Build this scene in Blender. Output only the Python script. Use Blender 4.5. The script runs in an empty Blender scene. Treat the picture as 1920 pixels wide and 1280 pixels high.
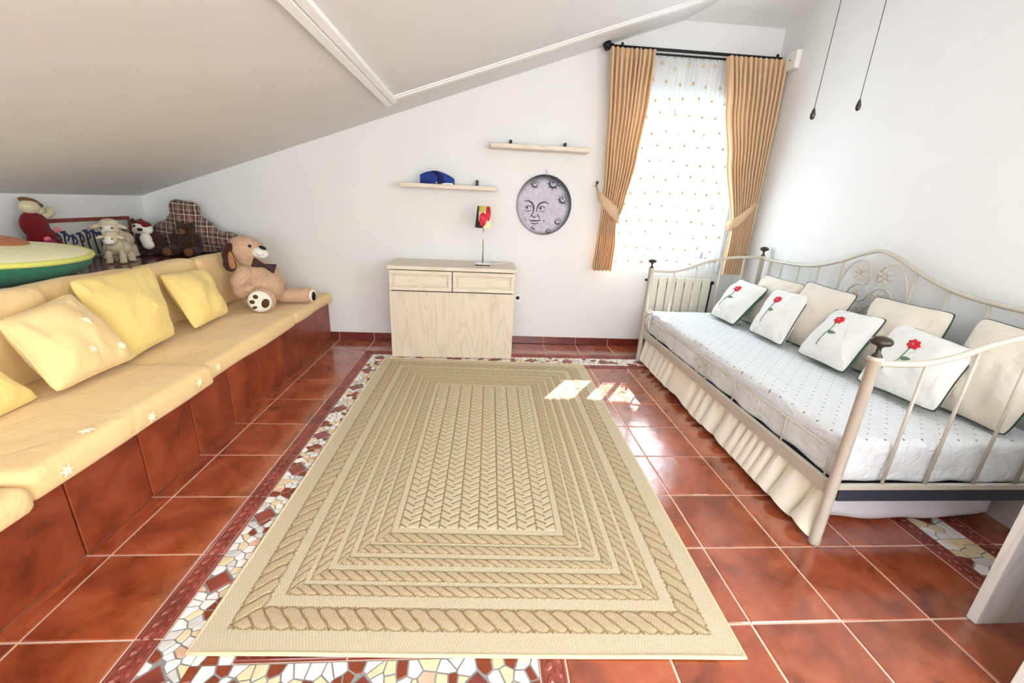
import bpy, bmesh, math, random
import numpy as np
from mathutils import Vector, Matrix, Euler, noise
random.seed(7)
PI = math.pi
scene = bpy.context.scene
COL = scene.collection

# ------------------------------------------------------------------ camera
cam_data = bpy.data.cameras.new('camera')
cam_data.sensor_width = 36.0
cam_data.lens = 785.2 / 1920 * 36
cam_data.clip_start = 0.02
cam = bpy.data.objects.new('camera', cam_data)
COL.objects.link(cam)
RC = [[0.997129, -0.060994, 0.044872], [0.023431, -0.314970, -0.948812], [0.072005, 0.947139, -0.312637]]
right, down, fwd = (Vector(r) for r in RC)
m = Matrix.Identity(4)
for i in range(3):
    m[i][0] = right[i]; m[i][1] = -down[i]; m[i][2] = -fwd[i]
m[0][3], m[1][3], m[2][3] = 1.3299, -0.9694, 1.2807
cam.matrix_world = m
scene.camera = cam

# ------------------------------------------------------------------ view, world, sun, daylight
scene.view_settings.view_transform = 'Standard'
scene.view_settings.look = 'None'
scene.view_settings.exposure = -0.10
scene.view_settings.gamma = 1.0
scene.view_settings.use_curve_mapping = False
world = bpy.data.worlds.new('sky'); scene.world = world; world.use_nodes = True
wb = world.node_tree.nodes['Background']
wb.inputs[0].default_value = (0.80, 0.90, 1.0, 1); wb.inputs[1].default_value = 3.0

def light(name, kind, energy, color, loc, direction, size=None, size_y=None, angle=None):
    d = bpy.data.lights.new(name, kind); d.energy = energy; d.color = color
    if size: d.shape = 'RECTANGLE'; d.size = size; d.size_y = size_y
    if angle is not None: d.angle = angle
    o = bpy.data.objects.new(name, d); COL.objects.link(o); o.location = loc
    o.rotation_euler = Vector(direction).to_track_quat('-Z', 'Y').to_euler()
    return o
SUN_DIR = (-0.66, -1.0, -0.95)
light('sun', 'SUN', 60.0, (1.0, 0.95, 0.86), (6, 8, 8), SUN_DIR, angle=math.radians(0.5))
# daylight at the back window (outside the pane) plus fill added behind the camera
light('window_daylight', 'AREA', 48.0, (0.72, 0.87, 1.0), (2.96, 3.16, 1.52), (0, -1, 0), 1.15, 1.36)
light('rear_fill', 'AREA', 92.0, (1.0, 0.985, 0.96), (1.3, -2.66, 1.45), (0.0, 1, 0.10), 3.2, 1.7)  # added fill light behind the camera, source unseen

light('side_fill', 'AREA', 50.0, (1.0, 0.985, 0.95), (3.80, -1.45, 1.5), (-1, 0, 0), 1.3, 1.2)  # added fill light from the right to brighten the left side

# ------------------------------------------------------------------ materials
def lin(c):
    c = c / 255.0
    return c / 12.92 if c <= 0.04045 else ((c + 0.055) / 1.055) ** 2.4
def rgb(r, g, b): return (lin(r), lin(g), lin(b), 1)

class NT:
    def __init__(s, name):
        s.m = bpy.data.materials.new(name); s.m.use_nodes = True
        s.t = s.m.node_tree; s.n = s.t.nodes; s.bsdf = s.n['Principled BSDF']
        s.tc = None
    def new(s, typ, **kw):
        x = s.n.new(typ)
        for k, v in kw.items(): setattr(x, k, v)
        return x
    def link(s, a, b): s.t.links.new(a, b)
    def coord(s, kind='Object'):
        if s.tc is None: s.tc = s.new('ShaderNodeTexCoord')
        return s.tc.outputs[kind]
    def mapped(s, scale, kind='Object'):
        mp = s.new('ShaderNodeMapping'); mp.inputs['Scale'].default_value = scale
        s.link(s.coord(kind), mp.inputs['Vector']); return mp.outputs[0]
    def noise(s, scale=5, detail=3, rough=0.5, vec=None, dist=0.0):
        x = s.new('ShaderNodeTexNoise'); x.inputs['Scale'].default_value = scale
        x.inputs['Detail'].default_value = detail; x.inputs['Roughness'].default_value = rough
        x.inputs['Distortion'].default_value = dist
        s.link(vec if vec is not None else s.coord(), x.inputs['Vector']); return x.outputs['Fac']
    def ramp(s, fac, stops):
        x = s.new('ShaderNodeValToRGB'); e = x.color_ramp.elements
        while len(e) < len(stops): e.new(0.5)
        for el, (p, c) in zip(e, stops): el.position = p; el.color = c
        s.link(fac, x.inputs[0]); return x.outputs[0]
    def mix(s, fac, a, b, blend='MIX'):
        x = s.new('ShaderNodeMix', data_type='RGBA', blend_type=blend)
        for sock, v in ((x.inputs[0], fac), (x.inputs[6], a), (x.inputs[7], b)):
            if isinstance(v, (int, float)): sock.default_value = v
            elif isinstance(v, tuple): sock.default_value = v
            else: s.link(v, sock)
        return x.outputs[2]
    def math(s, op, a, b=None, c=None):
        x = s.new('ShaderNodeMath', operation=op)
        for i, v in enumerate((a, b, c)):
            if v is None: continue
            if isinstance(v, (int, float)): x.inputs[i].default_value = v
            else: s.link(v, x.inputs[i])
        return x.outputs[0]
    def bump(s, h, strength=0.3, dist=0.01, normal=None):
        x = s.new('ShaderNodeBump'); x.inputs['Strength'].default_value = strength
        x.inputs['Distance'].default_value = dist
        s.link(h, x.inputs['Height'])
        if normal is not None: s.link(normal, x.inputs['Normal'])
        s.link(x.outputs[0], s.bsdf.inputs['Normal']); return x.outputs[0]
    def col(s, v):
        if isinstance(v, tuple): s.bsdf.inputs['Base Color'].default_value = v
        else: s.link(v, s.bsdf.inputs['Base Color'])
    def set(s, **kw):
        for k, v in kw.items(): s.bsdf.inputs[k.replace('_', ' ')].default_value = v

def plain(name, c, rough=0.5, metal=0.0, var=0.0, nscale=8, bump=0.0, bscale=60, bdist=0.005, **kw):
    t = NT(name)
    if var:
        f = t.noise(nscale, 4)
        d = tuple(x * (1 - var) for x in c[:3]) + (1,); u = tuple(min(1, x * (1 + var * .6)) for x in c[:3]) + (1,)
        t.col(t.ramp(f, [(0.3, d), (0.7, u)]))
    else: t.col(c)
    t.set(Roughness=rough, Metallic=metal, **kw)
    if bump: t.bump(t.noise(bscale, 3), bump, bdist)
    return t.m

M = {}
M['wall'] = plain('wall_paint', rgb(230, 231, 230), 0.85, var=0.02, nscale=2, bump=0.12, bscale=45, bdist=0.004)
M['ceiling'] = plain('ceiling_paint', rgb(224, 224, 223), 0.9, var=0.03, nscale=1.5, bump=0.15, bscale=40, bdist=0.004)
M['trim'] = plain('white_gloss_trim', rgb(243, 243, 240), 0.35, var=0.02)
M['grout'] = plain('floor_grout', rgb(236, 205, 185), 0.7, var=0.12, nscale=14)
M['dark_grout'] = plain('riser_grout', rgb(120, 62, 40), 0.7, var=0.2)

def terracotta(name, a, b, c, rough, bumpst, coat=0.4):
    t = NT(name)
    oi = t.new('ShaderNodeObjectInfo')
    add = t.new('ShaderNodeVectorMath', operation='ADD')
    sc = t.new('ShaderNodeVectorMath', operation='SCALE'); sc.inputs[3].default_value = 37.0
    cm = t.new('ShaderNodeCombineXYZ')
    t.link(oi.outputs['Random'], cm.inputs[0]); t.link(oi.outputs['Random'], cm.inputs[1])
    t.link(cm.outputs[0], sc.inputs[0]); t.link(t.coord(), add.inputs[0]); t.link(sc.outputs[0], add.inputs[1])
    v = add.outputs[0]
    f = t.noise(5.5, 5, 0.6, v, 0.6)
    g = t.noise(30, 3, 0.6, v)
    base = t.ramp(f, [(0.30, a), (0.52, b), (0.75, c)])
    base = t.mix(t.math('MULTIPLY', g, 0.25), base, a)
    hsv = t.new('ShaderNodeHueSaturation')
    t.link(base, hsv.inputs['Color'])
    t.link(t.math('MULTIPLY_ADD', oi.outputs['Random'], 0.22, 0.9), hsv.inputs['Value'])
    t.col(hsv.outputs[0])
    t.set(Roughness=rough, Coat_Weight=coat, Coat_Roughness=0.10, Coat_IOR=1.7)
    t.link(t.math('MULTIPLY_ADD', t.noise(9, 3, 0.6, v), 0.18, rough - 0.09), t.bsdf.inputs['Roughness'])
    h = t.math('ADD', t.noise(11, 3, 0.55, v, 0.4), t.math('MULTIPLY', t.noise(60, 3, 0.6, v), 0.12))
    nb = t.bump(h, bumpst, 0.01)
    t.link(nb, t.bsdf.inputs['Coat Normal'])
    return t.m
M['tile'] = terracotta('terracotta_floor_tile', rgb(114, 46, 18), rgb(168, 80, 44), rgb(198, 109, 72), 0.28, 0.15, 0.9)
M['riser'] = terracotta('terracotta_riser_tile', rgb(104, 38, 14), rgb(146, 62, 28), rgb(170, 84, 48), 0.45, 0.12, 0.15)
M['skirt'] = terracotta('terracotta_skirting', rgb(82, 18, 10), rgb(112, 30, 18), rgb(130, 44, 30), 0.35, 0.08)
M['listel'] = terracotta('relief_border_tile', rgb(104, 34, 24), rgb(140, 58, 44), rgb(170, 88, 72), 0.35, 0.15)
M['ledge'] = terracotta('dark_ledge_tile', rgb(64, 22, 10), rgb(92, 36, 18), rgb(112, 50, 28), 0.25, 0.06, 0.5)
M['stone_grout'] = plain('mosaic_grout', rgb(150, 148, 146), 0.8, var=0.25, nscale=30)
for k, c in dict(white=(246, 243, 236), cream=(238, 216, 176), rust=(136, 62, 36), pink=(228, 184, 158), grey=(214, 212, 206)).items():
    M['stone_' + k] = plain('mosaic_' + k, rgb(*c), 0.35, var=0.14, nscale=20, bump=0.1, bscale=80)

def fabric(name, c, var=0.06, weave=900, wst=0.25, fold=0.5, rough=0.9, fscale=7, sheen=0.2, c2=None):
    t = NT(name)
    f = t.noise(4, 4)
    d = tuple(x * (1 - var) for x in c[:3]) + (1,)
    t.col(t.ramp(f, [(0.3, d), (0.7, c2 or c)]))
    t.set(Roughness=rough, Sheen_Weight=sheen)
    h = t.math('ADD', t.math('MULTIPLY', t.noise(fscale, 4, 0.55, None, 1.2), fold), t.math('MULTIPLY', t.noise(weave, 1), 0.02 * wst * 4))
    t.bump(h, 0.5, 0.02)
    return t.m
M['sofa'] = fabric('beige_cushion_fabric', rgb(245, 212, 152), fold=1.2)
M['yellow'] = fabric('yellow_pillow_fabric', rgb(252, 224, 140), fold=1.2)
M['yellow_beige'] = fabric('beige_pillow_fabric', rgb(250, 218, 156), fold=1.1)
M['pale_star'] = plain('pale_star_print', rgb(255, 250, 214), 0.9)
M['cream_cloth'] = fabric('cream_cotton', rgb(226, 220, 204), fold=1.6)
M['white_cloth'] = fabric('white_cotton', rgb(234, 235, 232), fold=2.2)
M['green'] = fabric('green_cotton', rgb(62, 108, 82), fold=0.4)
M['green_dark'] = plain('green_piping', rgb(40, 66, 52), 0.8)
M['red'] = plain('red_embroidery', rgb(206, 28, 50), 0.8, var=0.3, nscale=60)
M['pinkdot'] = plain('pink_embroidery', rgb(236, 120, 130), 0.8)
M['leaf'] = plain('green_embroidery', rgb(92, 128, 98), 0.8)
M['ruffle'] = fabric('cream_valance_cotton', rgb(240, 233, 216), fold=0.3)
M['whitemat'] = fabric('white_mattress_cloth', rgb(232, 230, 238), fold=0.3)
M['navy'] = plain('dark_slat_base', rgb(52, 58, 70), 0.5)
M['cream_metal'] = plain('cream_painted_metal', rgb(196, 189, 174), 0.38, var=0.05, nscale=12)
M['finial'] = plain('dark_bronze', rgb(58, 48, 40), 0.28, 0.3)
M['black'] = plain('black_metal', rgb(22, 26, 30), 0.4, 0.5)
M['white_plastic'] = plain('white_plastic', rgb(240, 240, 236), 0.4)
M['radiator'] = plain('cream_radiator_enamel', rgb(228, 224, 208), 0.35)
M['dark'] = plain('dark_gap', rgb(26, 24, 24), 0.7)
M['chrome'] = plain('brushed_metal', rgb(205, 205, 205), 0.25, 0.9)

def wood(name, c, c2, vertical=True):
    t = NT(name)
    v = t.mapped((6, 6, 0.9) if vertical else (0.9, 6, 6))
    n = t.noise(1.3, 1.5, 0.4, v, 0.5)
    rings = t.math('FRACT', t.math('MULTIPLY', n, 9))
    rings = t.math('ABSOLUTE', t.math('SUBTRACT', rings, 0.5))
    v2 = t.mapped((160, 160, 5) if vertical else (5, 160, 160))
    fine = t.noise(1.5, 3, 0.6, v2)
    f = t.math('MULTIPLY_ADD', rings, 0.7, t.math('MULTIPLY', fine, 0.85))
    t.col(t.ramp(f, [(0.20, c2), (0.62, c)]))
    t.set(Roughness=0.5); t.bump(f, 0.12, 0.003)
    return t.m
M['wood_v'] = wood('whitewashed_oak_vertical', rgb(222, 209, 190), rgb(196, 179, 156))
M['wood_h'] = wood('whitewashed_oak_horizontal', rgb(226, 214, 196), rgb(202, 186, 164), False)
M['wood_desk'] = wood('white_washed_panel', rgb(250, 253, 252), rgb(214, 226, 216))

def plush(name, c, var=0.25, scale=60, strength=0.9, dist=0.012):
    t = NT(name)
    n = t.noise(scale, 4, 0.7)
    d = tuple(x * (1 - var) for x in c[:3]) + (1,)
    t.col(t.ramp(n, [(0.35, d), (0.65, c)]))
    t.set(Roughness=1.0, Sheen_Weight=0.12, Sheen_Roughness=0.5)
    t.bump(n, strength, dist)
    return t.m
M['fur_tan'] = plush('tan_plush', rgb(230, 190, 156))
M['fur_white'] = plush('white_plush', rgb(248, 244, 232), 0.08, 90, 0.4)
M['fur_cream'] = plush('cream_plush', rgb(236, 220, 186), 0.2, 70)
M['fur_dark'] = plush('dark_brown_plush', rgb(70, 34, 22), 0.4)
M['fur_teddy'] = plush('brown_plush', rgb(62, 34, 14), 0.4)
M['fur_paw'] = plush('light_brown_plush', rgb(128, 84, 40), 0.3)
M['fur_earin'] = plush('ear_lining_plush', rgb(196, 134, 92), 0.2)
M['velvet'] = plush('dark_red_velvet', rgb(122, 8, 16), 0.4, 40, 0.3)
M['magenta'] = plush('pink_velvet', rgb(176, 50, 110), 0.4, 50, 0.3)
M['avo_green'] = plush('green_plush', rgb(50, 128, 98), 0.25, 50, 0.6)
M['avo_cream'] = plush('pale_yellow_plush', rgb(255, 253, 206), 0.03, 50, 0.3)
M['avo_lime'] = plush('lime_plush', rgb(232, 232, 120), 0.1, 50, 0.4)
M['avo_pit'] = plush('pit_plush', rgb(190, 116, 72), 0.15, 50, 0.5)
M['padbrown'] = plain('brown_felt', rgb(84, 54, 30), 0.9)
M['glossblack'] = plain('black_glossy_plastic', rgb(12, 12, 14), 0.15)
M['thread'] = plain('grey_thread', rgb(120, 126, 140), 0.8)
M['bluefelt'] = plain('blue_felt', rgb(26, 58, 140), 0.85, var=0.3, nscale=14)
M['bluedark'] = plain('navy_felt', rgb(10, 20, 84), 0.85)
M['rustwood'] = plain('red_brown_frame', rgb(136, 60, 52), 0.5, var=0.15)
M['picture'] = plain('picture_paper', rgb(214, 214, 208), 0.8)
M['purple'] = plain('purple_print', rgb(66, 60, 108), 0.8)
M['stem'] = plain('dark_green_print', rgb(56, 70, 48), 0.8)

def plaid():
    t = NT('tartan_plaid_cloth')
    sep = t.new('ShaderNodeSeparateXYZ'); t.link(t.coord(), sep.inputs[0])
    x = t.math('ADD', sep.outputs[0], t.math('MULTIPLY', sep.outputs[1], 0.35))
    z = t.math('ADD', sep.outputs[2], t.math('MULTIPLY', sep.outputs[0], 0.08))
    def band(v, per, ph, w):
        fr = t.math('FRACT', t.math('ADD', t.math('DIVIDE', v, per), ph))
        return t.math('LESS_THAN', fr, w)
    c = t.mix(band(x, 0.075, 0.2, 0.45), rgb(126, 92, 76), rgb(78, 50, 46))
    c = t.mix(t.math('MULTIPLY', band(z, 0.075, 0.1, 0.45), 0.55), c, rgb(58, 34, 34))
    for v, ph, w, col in ((x, 0.0, 0.10, rgb(226, 206, 182)), (z, 0.0, 0.10, rgb(226, 206, 182)), (x, 0.5, 0.06, rgb(190, 190, 205)), (z, 0.5, 0.05, rgb(200, 180, 160))):
        c = t.mix(t.math('MULTIPLY', band(v, 0.075, ph, w), 0.55), c, col)
    t.col(c); t.set(Roughness=0.95, Sheen_Weight=0.2)
    t.bump(t.noise(14, 3), 0.4, 0.02)
    return t.m
M['plaid'] = plaid()
def tartan_bow():
    t = NT('dark_check_ribbon')
    ch = t.new('ShaderNodeTexChecker'); ch.inputs['Scale'].default_value = 90
    ch.inputs[1].default_value = rgb(34, 18, 18); ch.inputs[2].default_value = rgb(78, 42, 40)
    t.link(t.coord(), ch.inputs[0]); t.col(ch.outputs[0]); t.set(Roughness=0.8); return t.m
M['bow'] = tartan_bow()

def cloth_trans(name, c, trans, mixfac, opac=None, stripes=None):
    """woven cloth: diffuse + translucent, optionally part open weave (transparent)"""
    t = NT(name); n = t.n
    out = n['Material Output']; n.remove(t.bsdf)
    dif = t.new('ShaderNodeBsdfDiffuse'); tr = t.new('ShaderNodeBsdfTranslucent')
    dif.inputs[0].default_value = c; tr.inputs[0].default_value = trans
    mx = t.new('ShaderNodeMixShader'); mx.inputs[0].default_value = mixfac
    t.link(dif.outputs[0], mx.inputs[1]); t.link(tr.outputs[0], mx.inputs[2])
    last = mx.outputs[0]
    if opac:
        lw = t.new('ShaderNodeLayerWeight'); lw.inputs[0].default_value = 0.5
        tp = t.new('ShaderNodeBsdfTransparent'); m2 = t.new('ShaderNodeMixShader')
        t.link(t.math('MULTIPLY_ADD', lw.outputs['Facing'], opac[1] - opac[0], opac[0]), m2.inputs[0])
        t.link(tp.outputs[0], m2.inputs[1]); t.link(last, m2.inputs[2]); last = m2.outputs[0]
    t.link(last, out.inputs[0]); return t.m
M['curtain'] = cloth_trans('peach_curtain_cloth', rgb(222, 192, 156), rgb(244, 188, 130), 0.14)
M['sheer'] = cloth_trans('white_sheer_voile', rgb(238, 240, 240), rgb(240, 244, 246), 0.5, opac=(0.34, 0.85))
M['star_tan'] = plain('tan_star_embroidery', rgb(186, 160, 110), 0.9)
t = NT('window_glass'); t.n.remove(t.bsdf)
tp = t.new('ShaderNodeBsdfTransparent'); gl = t.new('ShaderNodeBsdfGlossy'); gl.inputs[1].default_value = 0.02
fr = t.new('ShaderNodeFresnel'); fr.inputs[0].default_value = 1.45; mx = t.new('ShaderNodeMixShader')
mx.inputs[0].default_value = 0.06; t.link(tp.outputs[0], mx.inputs[1]); t.link(gl.outputs[0], mx.inputs[2])
t.link(mx.outputs[0], t.n['Material Output'].inputs[0]); M['glass'] = t.m

# quilt: white with rows of tiny dark dots and diamond quilting lines
def quilt():
    t = NT('dotted_white_quilt')
    sep = t.new('ShaderNodeSeparateXYZ'); t.link(t.coord(), sep.inputs[0])
    a = t.math('DIVIDE', t.math('ADD', sep.outputs[0], sep.outputs[1]), 0.078)
    b = t.math('DIVIDE', t.math('SUBTRACT', sep.outputs[0], sep.outputs[1]), 0.078)
    fa = t.math('SUBTRACT', t.math('FRACT', a), 0.5); fb = t.math('SUBTRACT', t.math('FRACT', b), 0.5)
    r = t.math('SQRT', t.math('ADD', t.math('MULTIPLY', fa, fa), t.math('MULTIPLY', fb, fb)))
    dot = t.math('LESS_THAN', r, 0.075)
    up = t.math('GREATER_THAN', sep.outputs[2], 0.175)
    c = t.mix(t.math('MULTIPLY', t.math('MULTIPLY', dot, up), 0.85), rgb(226, 231, 234), rgb(58, 72, 84))
    t.col(c); t.set(Roughness=0.9, Sheen_Weight=0.2)
    ea = t.math('ABSOLUTE', fa); eb = t.math('ABSOLUTE', fb)
    line = t.math('MAXIMUM', ea, eb)
    puff = t.math('SUBTRACT', 1.0, t.math('POWER', t.math('MULTIPLY', line, 2.0), 4.0))
    wr = t.noise(3.0, 4, 0.6, t.mapped((5, 1.6, 5)), 2.2)
    t.bump(t.math('MULTIPLY_ADD', puff, 0.18, t.math('MULTIPLY', wr, 1.6)), 0.6, 0.018)
    return t.m
M['quilt'] = quilt()

def rugmat():
    t = NT('woven_jute_rug')
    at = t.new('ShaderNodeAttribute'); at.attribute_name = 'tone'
    v = t.mapped((420, 120, 1)); n = t.noise(1.0, 2, 0.6, v)
    w = t.new('ShaderNodeTexChecker'); w.inputs['Scale'].default_value = 210.0
    t.link(t.mapped((1, .42, 1)), w.inputs[0])
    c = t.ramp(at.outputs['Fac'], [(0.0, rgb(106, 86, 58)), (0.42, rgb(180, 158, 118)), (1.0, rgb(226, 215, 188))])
    c = t.mix(t.math('MULTIPLY', n, 0.40), c, rgb(170, 148, 108))
    c = t.mix(t.math('MULTIPLY', w.outputs['Fac'], 0.22), c, rgb(120, 100, 70))
    t.col(c); t.set(Roughness=0.95)
    t.bump(t.math('ADD', n, t.math('MULTIPLY', w.outputs['Fac'], 0.4)), 0.5, 0.002)
    return t.m
M['rug'] = rugmat()
M['rug_binding'] = fabric('cream_rug_binding', rgb(232, 212, 170), fold=0.1)

def moonmat():
    t = NT('painted_moon_plate')
    sep = t.new('ShaderNodeSeparateXYZ'); t.link(t.coord(), sep.inputs[0])
    dx = t.math('ADD', sep.outputs[0], 0.022); dz = t.math('ADD', sep.outputs[2], 0.016)
    r = t.math('SQRT', t.math('ADD', t.math('MULTIPLY', dx, dx), t.math('MULTIPLY', dz, dz)))
    r = t.math('ADD', r, t.math('MULTIPLY', t.math('SUBTRACT', t.noise(20, 3), 0.5), 0.012))
    k = t.math('DIVIDE', r, 0.25)
    f = t.noise(26, 5, 0.6)
    base = t.ramp(f, [(0.3, rgb(172, 168, 186)), (0.7, rgb(204, 200, 214))])
    shade = t.ramp(k, [(0.0, (0, 0, 0, 1)), (0.80, (0, 0, 0, 1)), (0.93, (.65, .65, .65, 1)), (1.0, (1, 1, 1, 1))])
    t.col(t.mix(shade, base, rgb(52, 58, 66))); t.set(Roughness=0.55)
    return t.m
M['moon'] = moonmat()
M['ink'] = plain('dark_grey_paint', rgb(62, 60, 72), 0.6)
M['ink2'] = plain('pale_grey_paint', rgb(222, 220, 230), 0.6)

def shademat():
    """lampshade print: soft red tulips on cream with a dark left edge (flat print on the shade)"""
    t = NT('tulip_print_shade')
    sep = t.new('ShaderNodeSeparateXYZ'); t.link(t.coord(), sep.inputs[0])
    def blob(cx, cz, rx, rz):
        a = t.math('DIVIDE', t.math('SUBTRACT', sep.outputs[0], cx), rx); b = t.math('DIVIDE', t.math('SUBTRACT', sep.outputs[2], cz), rz)
        return t.math('LESS_THAN', t.math('ADD', t.math('MULTIPLY', a, a), t.math('MULTIPLY', b, b)), 1.0)
    c = t.mix(blob(-0.012, 0.475, 0.04, 0.05), rgb(240, 226, 180), rgb(208, 190, 96))
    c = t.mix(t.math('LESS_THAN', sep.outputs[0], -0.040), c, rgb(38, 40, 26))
    c = t.mix(blob(-0.030, 0.330, 0.035, 0.03), c, rgb(60, 24, 22))
    red = t.ramp(t.noise(40, 3), [(0.3, rgb(182, 22, 40)), (0.7, rgb(226, 64, 84))])
    c = t.mix(blob(-0.006, 0.372, 0.030, 0.055), c, red)
    c = t.mix(blob(0.036, 0.420, 0.020, 0.062), c, red)
    t.col(c); t.set(Roughness=0.8); return t.m
M['shade'] = shademat()
# ------------------------------------------------------------------ object helpers
def wloc(o):
    v = Vector((0, 0, 0))
    while o is not None: v += o.location; o = o.parent
    return v
def mesh_obj(name, verts, faces, mat, parent=None, smooth=False, mats=None, fm=None, origin=None):
    """verts are in world coordinates; they are stored relative to the parent chain (or origin)"""
    me = bpy.data.meshes.new(name)
    off = wloc(parent) if parent is not None else Vector(origin or (0, 0, 0))
    me.from_pydata([(v[0] - off.x, v[1] - off.y, v[2] - off.z) for v in verts], [], faces)
    me.materials.append(mat)
    if mats:
        for x in mats: me.materials.append(x)
        me.polygons.foreach_set('material_index', fm)
    if smooth: me.polygons.foreach_set('use_smooth', [True] * len(me.polygons))
    me.update()
    o = bpy.data.objects.new(name, me); COL.objects.link(o)
    if parent is not None: o.parent = parent
    elif origin: o.location = origin
    return o
def tag(o, label=None, cat=None, group=None, kind=None):
    if label: o['label'] = label
    if cat: o['category'] = cat
    if group: o['group'] = group
    if kind: o['kind'] = kind
    return o
def thing(name, label, cat, loc, group=None):
    o = bpy.data.objects.new(name, None); COL.objects.link(o); o.location = loc
    o.empty_display_size = 0.05
    return tag(o, label, cat, group)
def struct(name, verts, faces, mat, **kw):
    o = mesh_obj(name, verts, faces, mat, **kw); o['kind'] = 'structure'; return o

class G:
    """geometry collector"""
    def __init__(s): s.v = []; s.f = []; s.m = []
    def add(s, v, f, mi=0):
        n = len(s.v); s.v += [tuple(p) for p in v]; s.f += [tuple(i + n for i in q) for q in f]; s.m += [mi] * len(f); return s
    def box(s, x0, x1, y0, y1, z0, z1, b=0.0, mi=0):
        if b <= 0:
            v = [(x, y, z) for x in (x0, x1) for y in (y0, y1) for z in (z0, z1)]
            return s.add(v, [(0, 1, 3, 2), (4, 6, 7, 5), (0, 4, 5, 1), (2, 3, 7, 6), (0, 2, 6, 4), (1, 5, 7, 3)], mi)
        bm = bmesh.new(); bmesh.ops.create_cube(bm, size=1)
        for q in bm.verts:
            q.co = Vector(((x0 + x1) / 2 + q.co.x * (x1 - x0), (y0 + y1) / 2 + q.co.y * (y1 - y0), (z0 + z1) / 2 + q.co.z * (z1 - z0)))
        bmesh.ops.bevel(bm, geom=bm.edges[:], offset=b, segments=2, profile=0.5, affect='EDGES')
        return s.bm(bm, mi)
    def bm(s, bm, mi=0):
        bm.verts.index_update()
        s.add([q.co[:] for q in bm.verts], [tuple(x.index for x in f.verts) for f in bm.faces], mi); bm.free(); return s
    def tube(s, pts, r, n=8, mi=0, closed=False):
        pts = [Vector(p) for p in pts]; L = len(pts)
        rs = r if isinstance(r, (list, tuple)) else [r] * L
        ring = []; up = None
        for i, p in enumerate(pts):
            a = pts[(i - 1) % L] if (closed or i > 0) else pts[i]; b = pts[(i + 1) % L] if (closed or i < L - 1) else pts[i]
            d = (b - a).normalized()
            if up is None:
                up = Vector((0, 0, 1)) if abs(d.z) < 0.9 else Vector((0, 1, 0))
            u = d.cross(up)
            if u.length < 1e-5: u = d.orthogonal()
            u.normalize(); w = u.cross(d).normalized(); up = w
            ring.append([p + (u * math.cos(2 * PI * k / n) + w * math.sin(2 * PI * k / n)) * rs[i] for k in range(n)])
        v = [q for rg in ring for q in rg]; f = []
        for i in range(L if closed else L - 1):
            j = (i + 1) % L
            for k in range(n): f.append((i * n + k, i * n + (k + 1) % n, j * n + (k + 1) % n, j * n + k))
        if not closed: f += [tuple(range(n - 1, -1, -1)), tuple((L - 1) * n + k for k in range(n))]
        return s.add(v, f, mi)
    def lathe(s, prof, c, n=20, mi=0, axis='z'):
        v = []; f = []
        for r, h in prof:
            for k in range(n):
                a = 2 * PI * k / n; q = (r * math.cos(a), r * math.sin(a), h)
                if axis == 'x': q = (q[2], q[0], q[1])
                if axis == 'y': q = (q[0], q[2], q[1])
                v.append((c[0] + q[0], c[1] + q[1], c[2] + q[2]))
        for i in range(len(prof) - 1):
            for k in range(n): f.append((i * n + k, i * n + (k + 1) % n, (i + 1) * n + (k + 1) % n, (i + 1) * n + k))
        f += [tuple(range(n - 1, -1, -1)), tuple((len(prof) - 1) * n + k for k in range(n))]
        return s.add(v, f, mi)
    def ell(s, c, r, rot=None, sub=2, mi=0):
        bm = bmesh.new(); bmesh.ops.create_icosphere(bm, subdivisions=sub, radius=1)
        R_ = Euler(rot).to_matrix() if rot else Matrix.Identity(3)
        for q in bm.verts: q.co = Vector(c) + R_ @ Vector((q.co.x * r[0], q.co.y * r[1], q.co.z * r[2]))
        return s.bm(bm, mi)
    def obj(s, name, mat, parent=None, smooth=False, mats=None, origin=None):
        return mesh_obj(name, s.v, s.f, mat, parent, smooth, mats, s.m if mats else None, origin)

def blobs(name, parts, mat, parent=None, voxel=0.008, sm=6, origin=None):
    """one continuous soft body: ellipsoids fused by a voxel remesh and smoothed; parts = (centre, radii, rot)"""
    g = G()
    for p in parts: g.ell(p[0], p[1], p[2] if len(p) > 2 else None, 3)
    o = g.obj(name, mat, parent, True, origin=origin)
    r = o.modifiers.new('r', 'REMESH'); r.mode = 'VOXEL'; r.voxel_size = voxel; r.use_smooth_shade = True
    q = o.modifiers.new('s', 'SMOOTH'); q.iterations = sm; q.factor = 0.6
    dg = bpy.context.evaluated_depsgraph_get()
    me = bpy.data.meshes.new_from_object(o.evaluated_get(dg)); o.modifiers.clear()
    old = o.data; o.data = me; bpy.data.meshes.remove(old)
    me.polygons.foreach_set('use_smooth', [True] * len(me.polygons))
    return o

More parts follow.
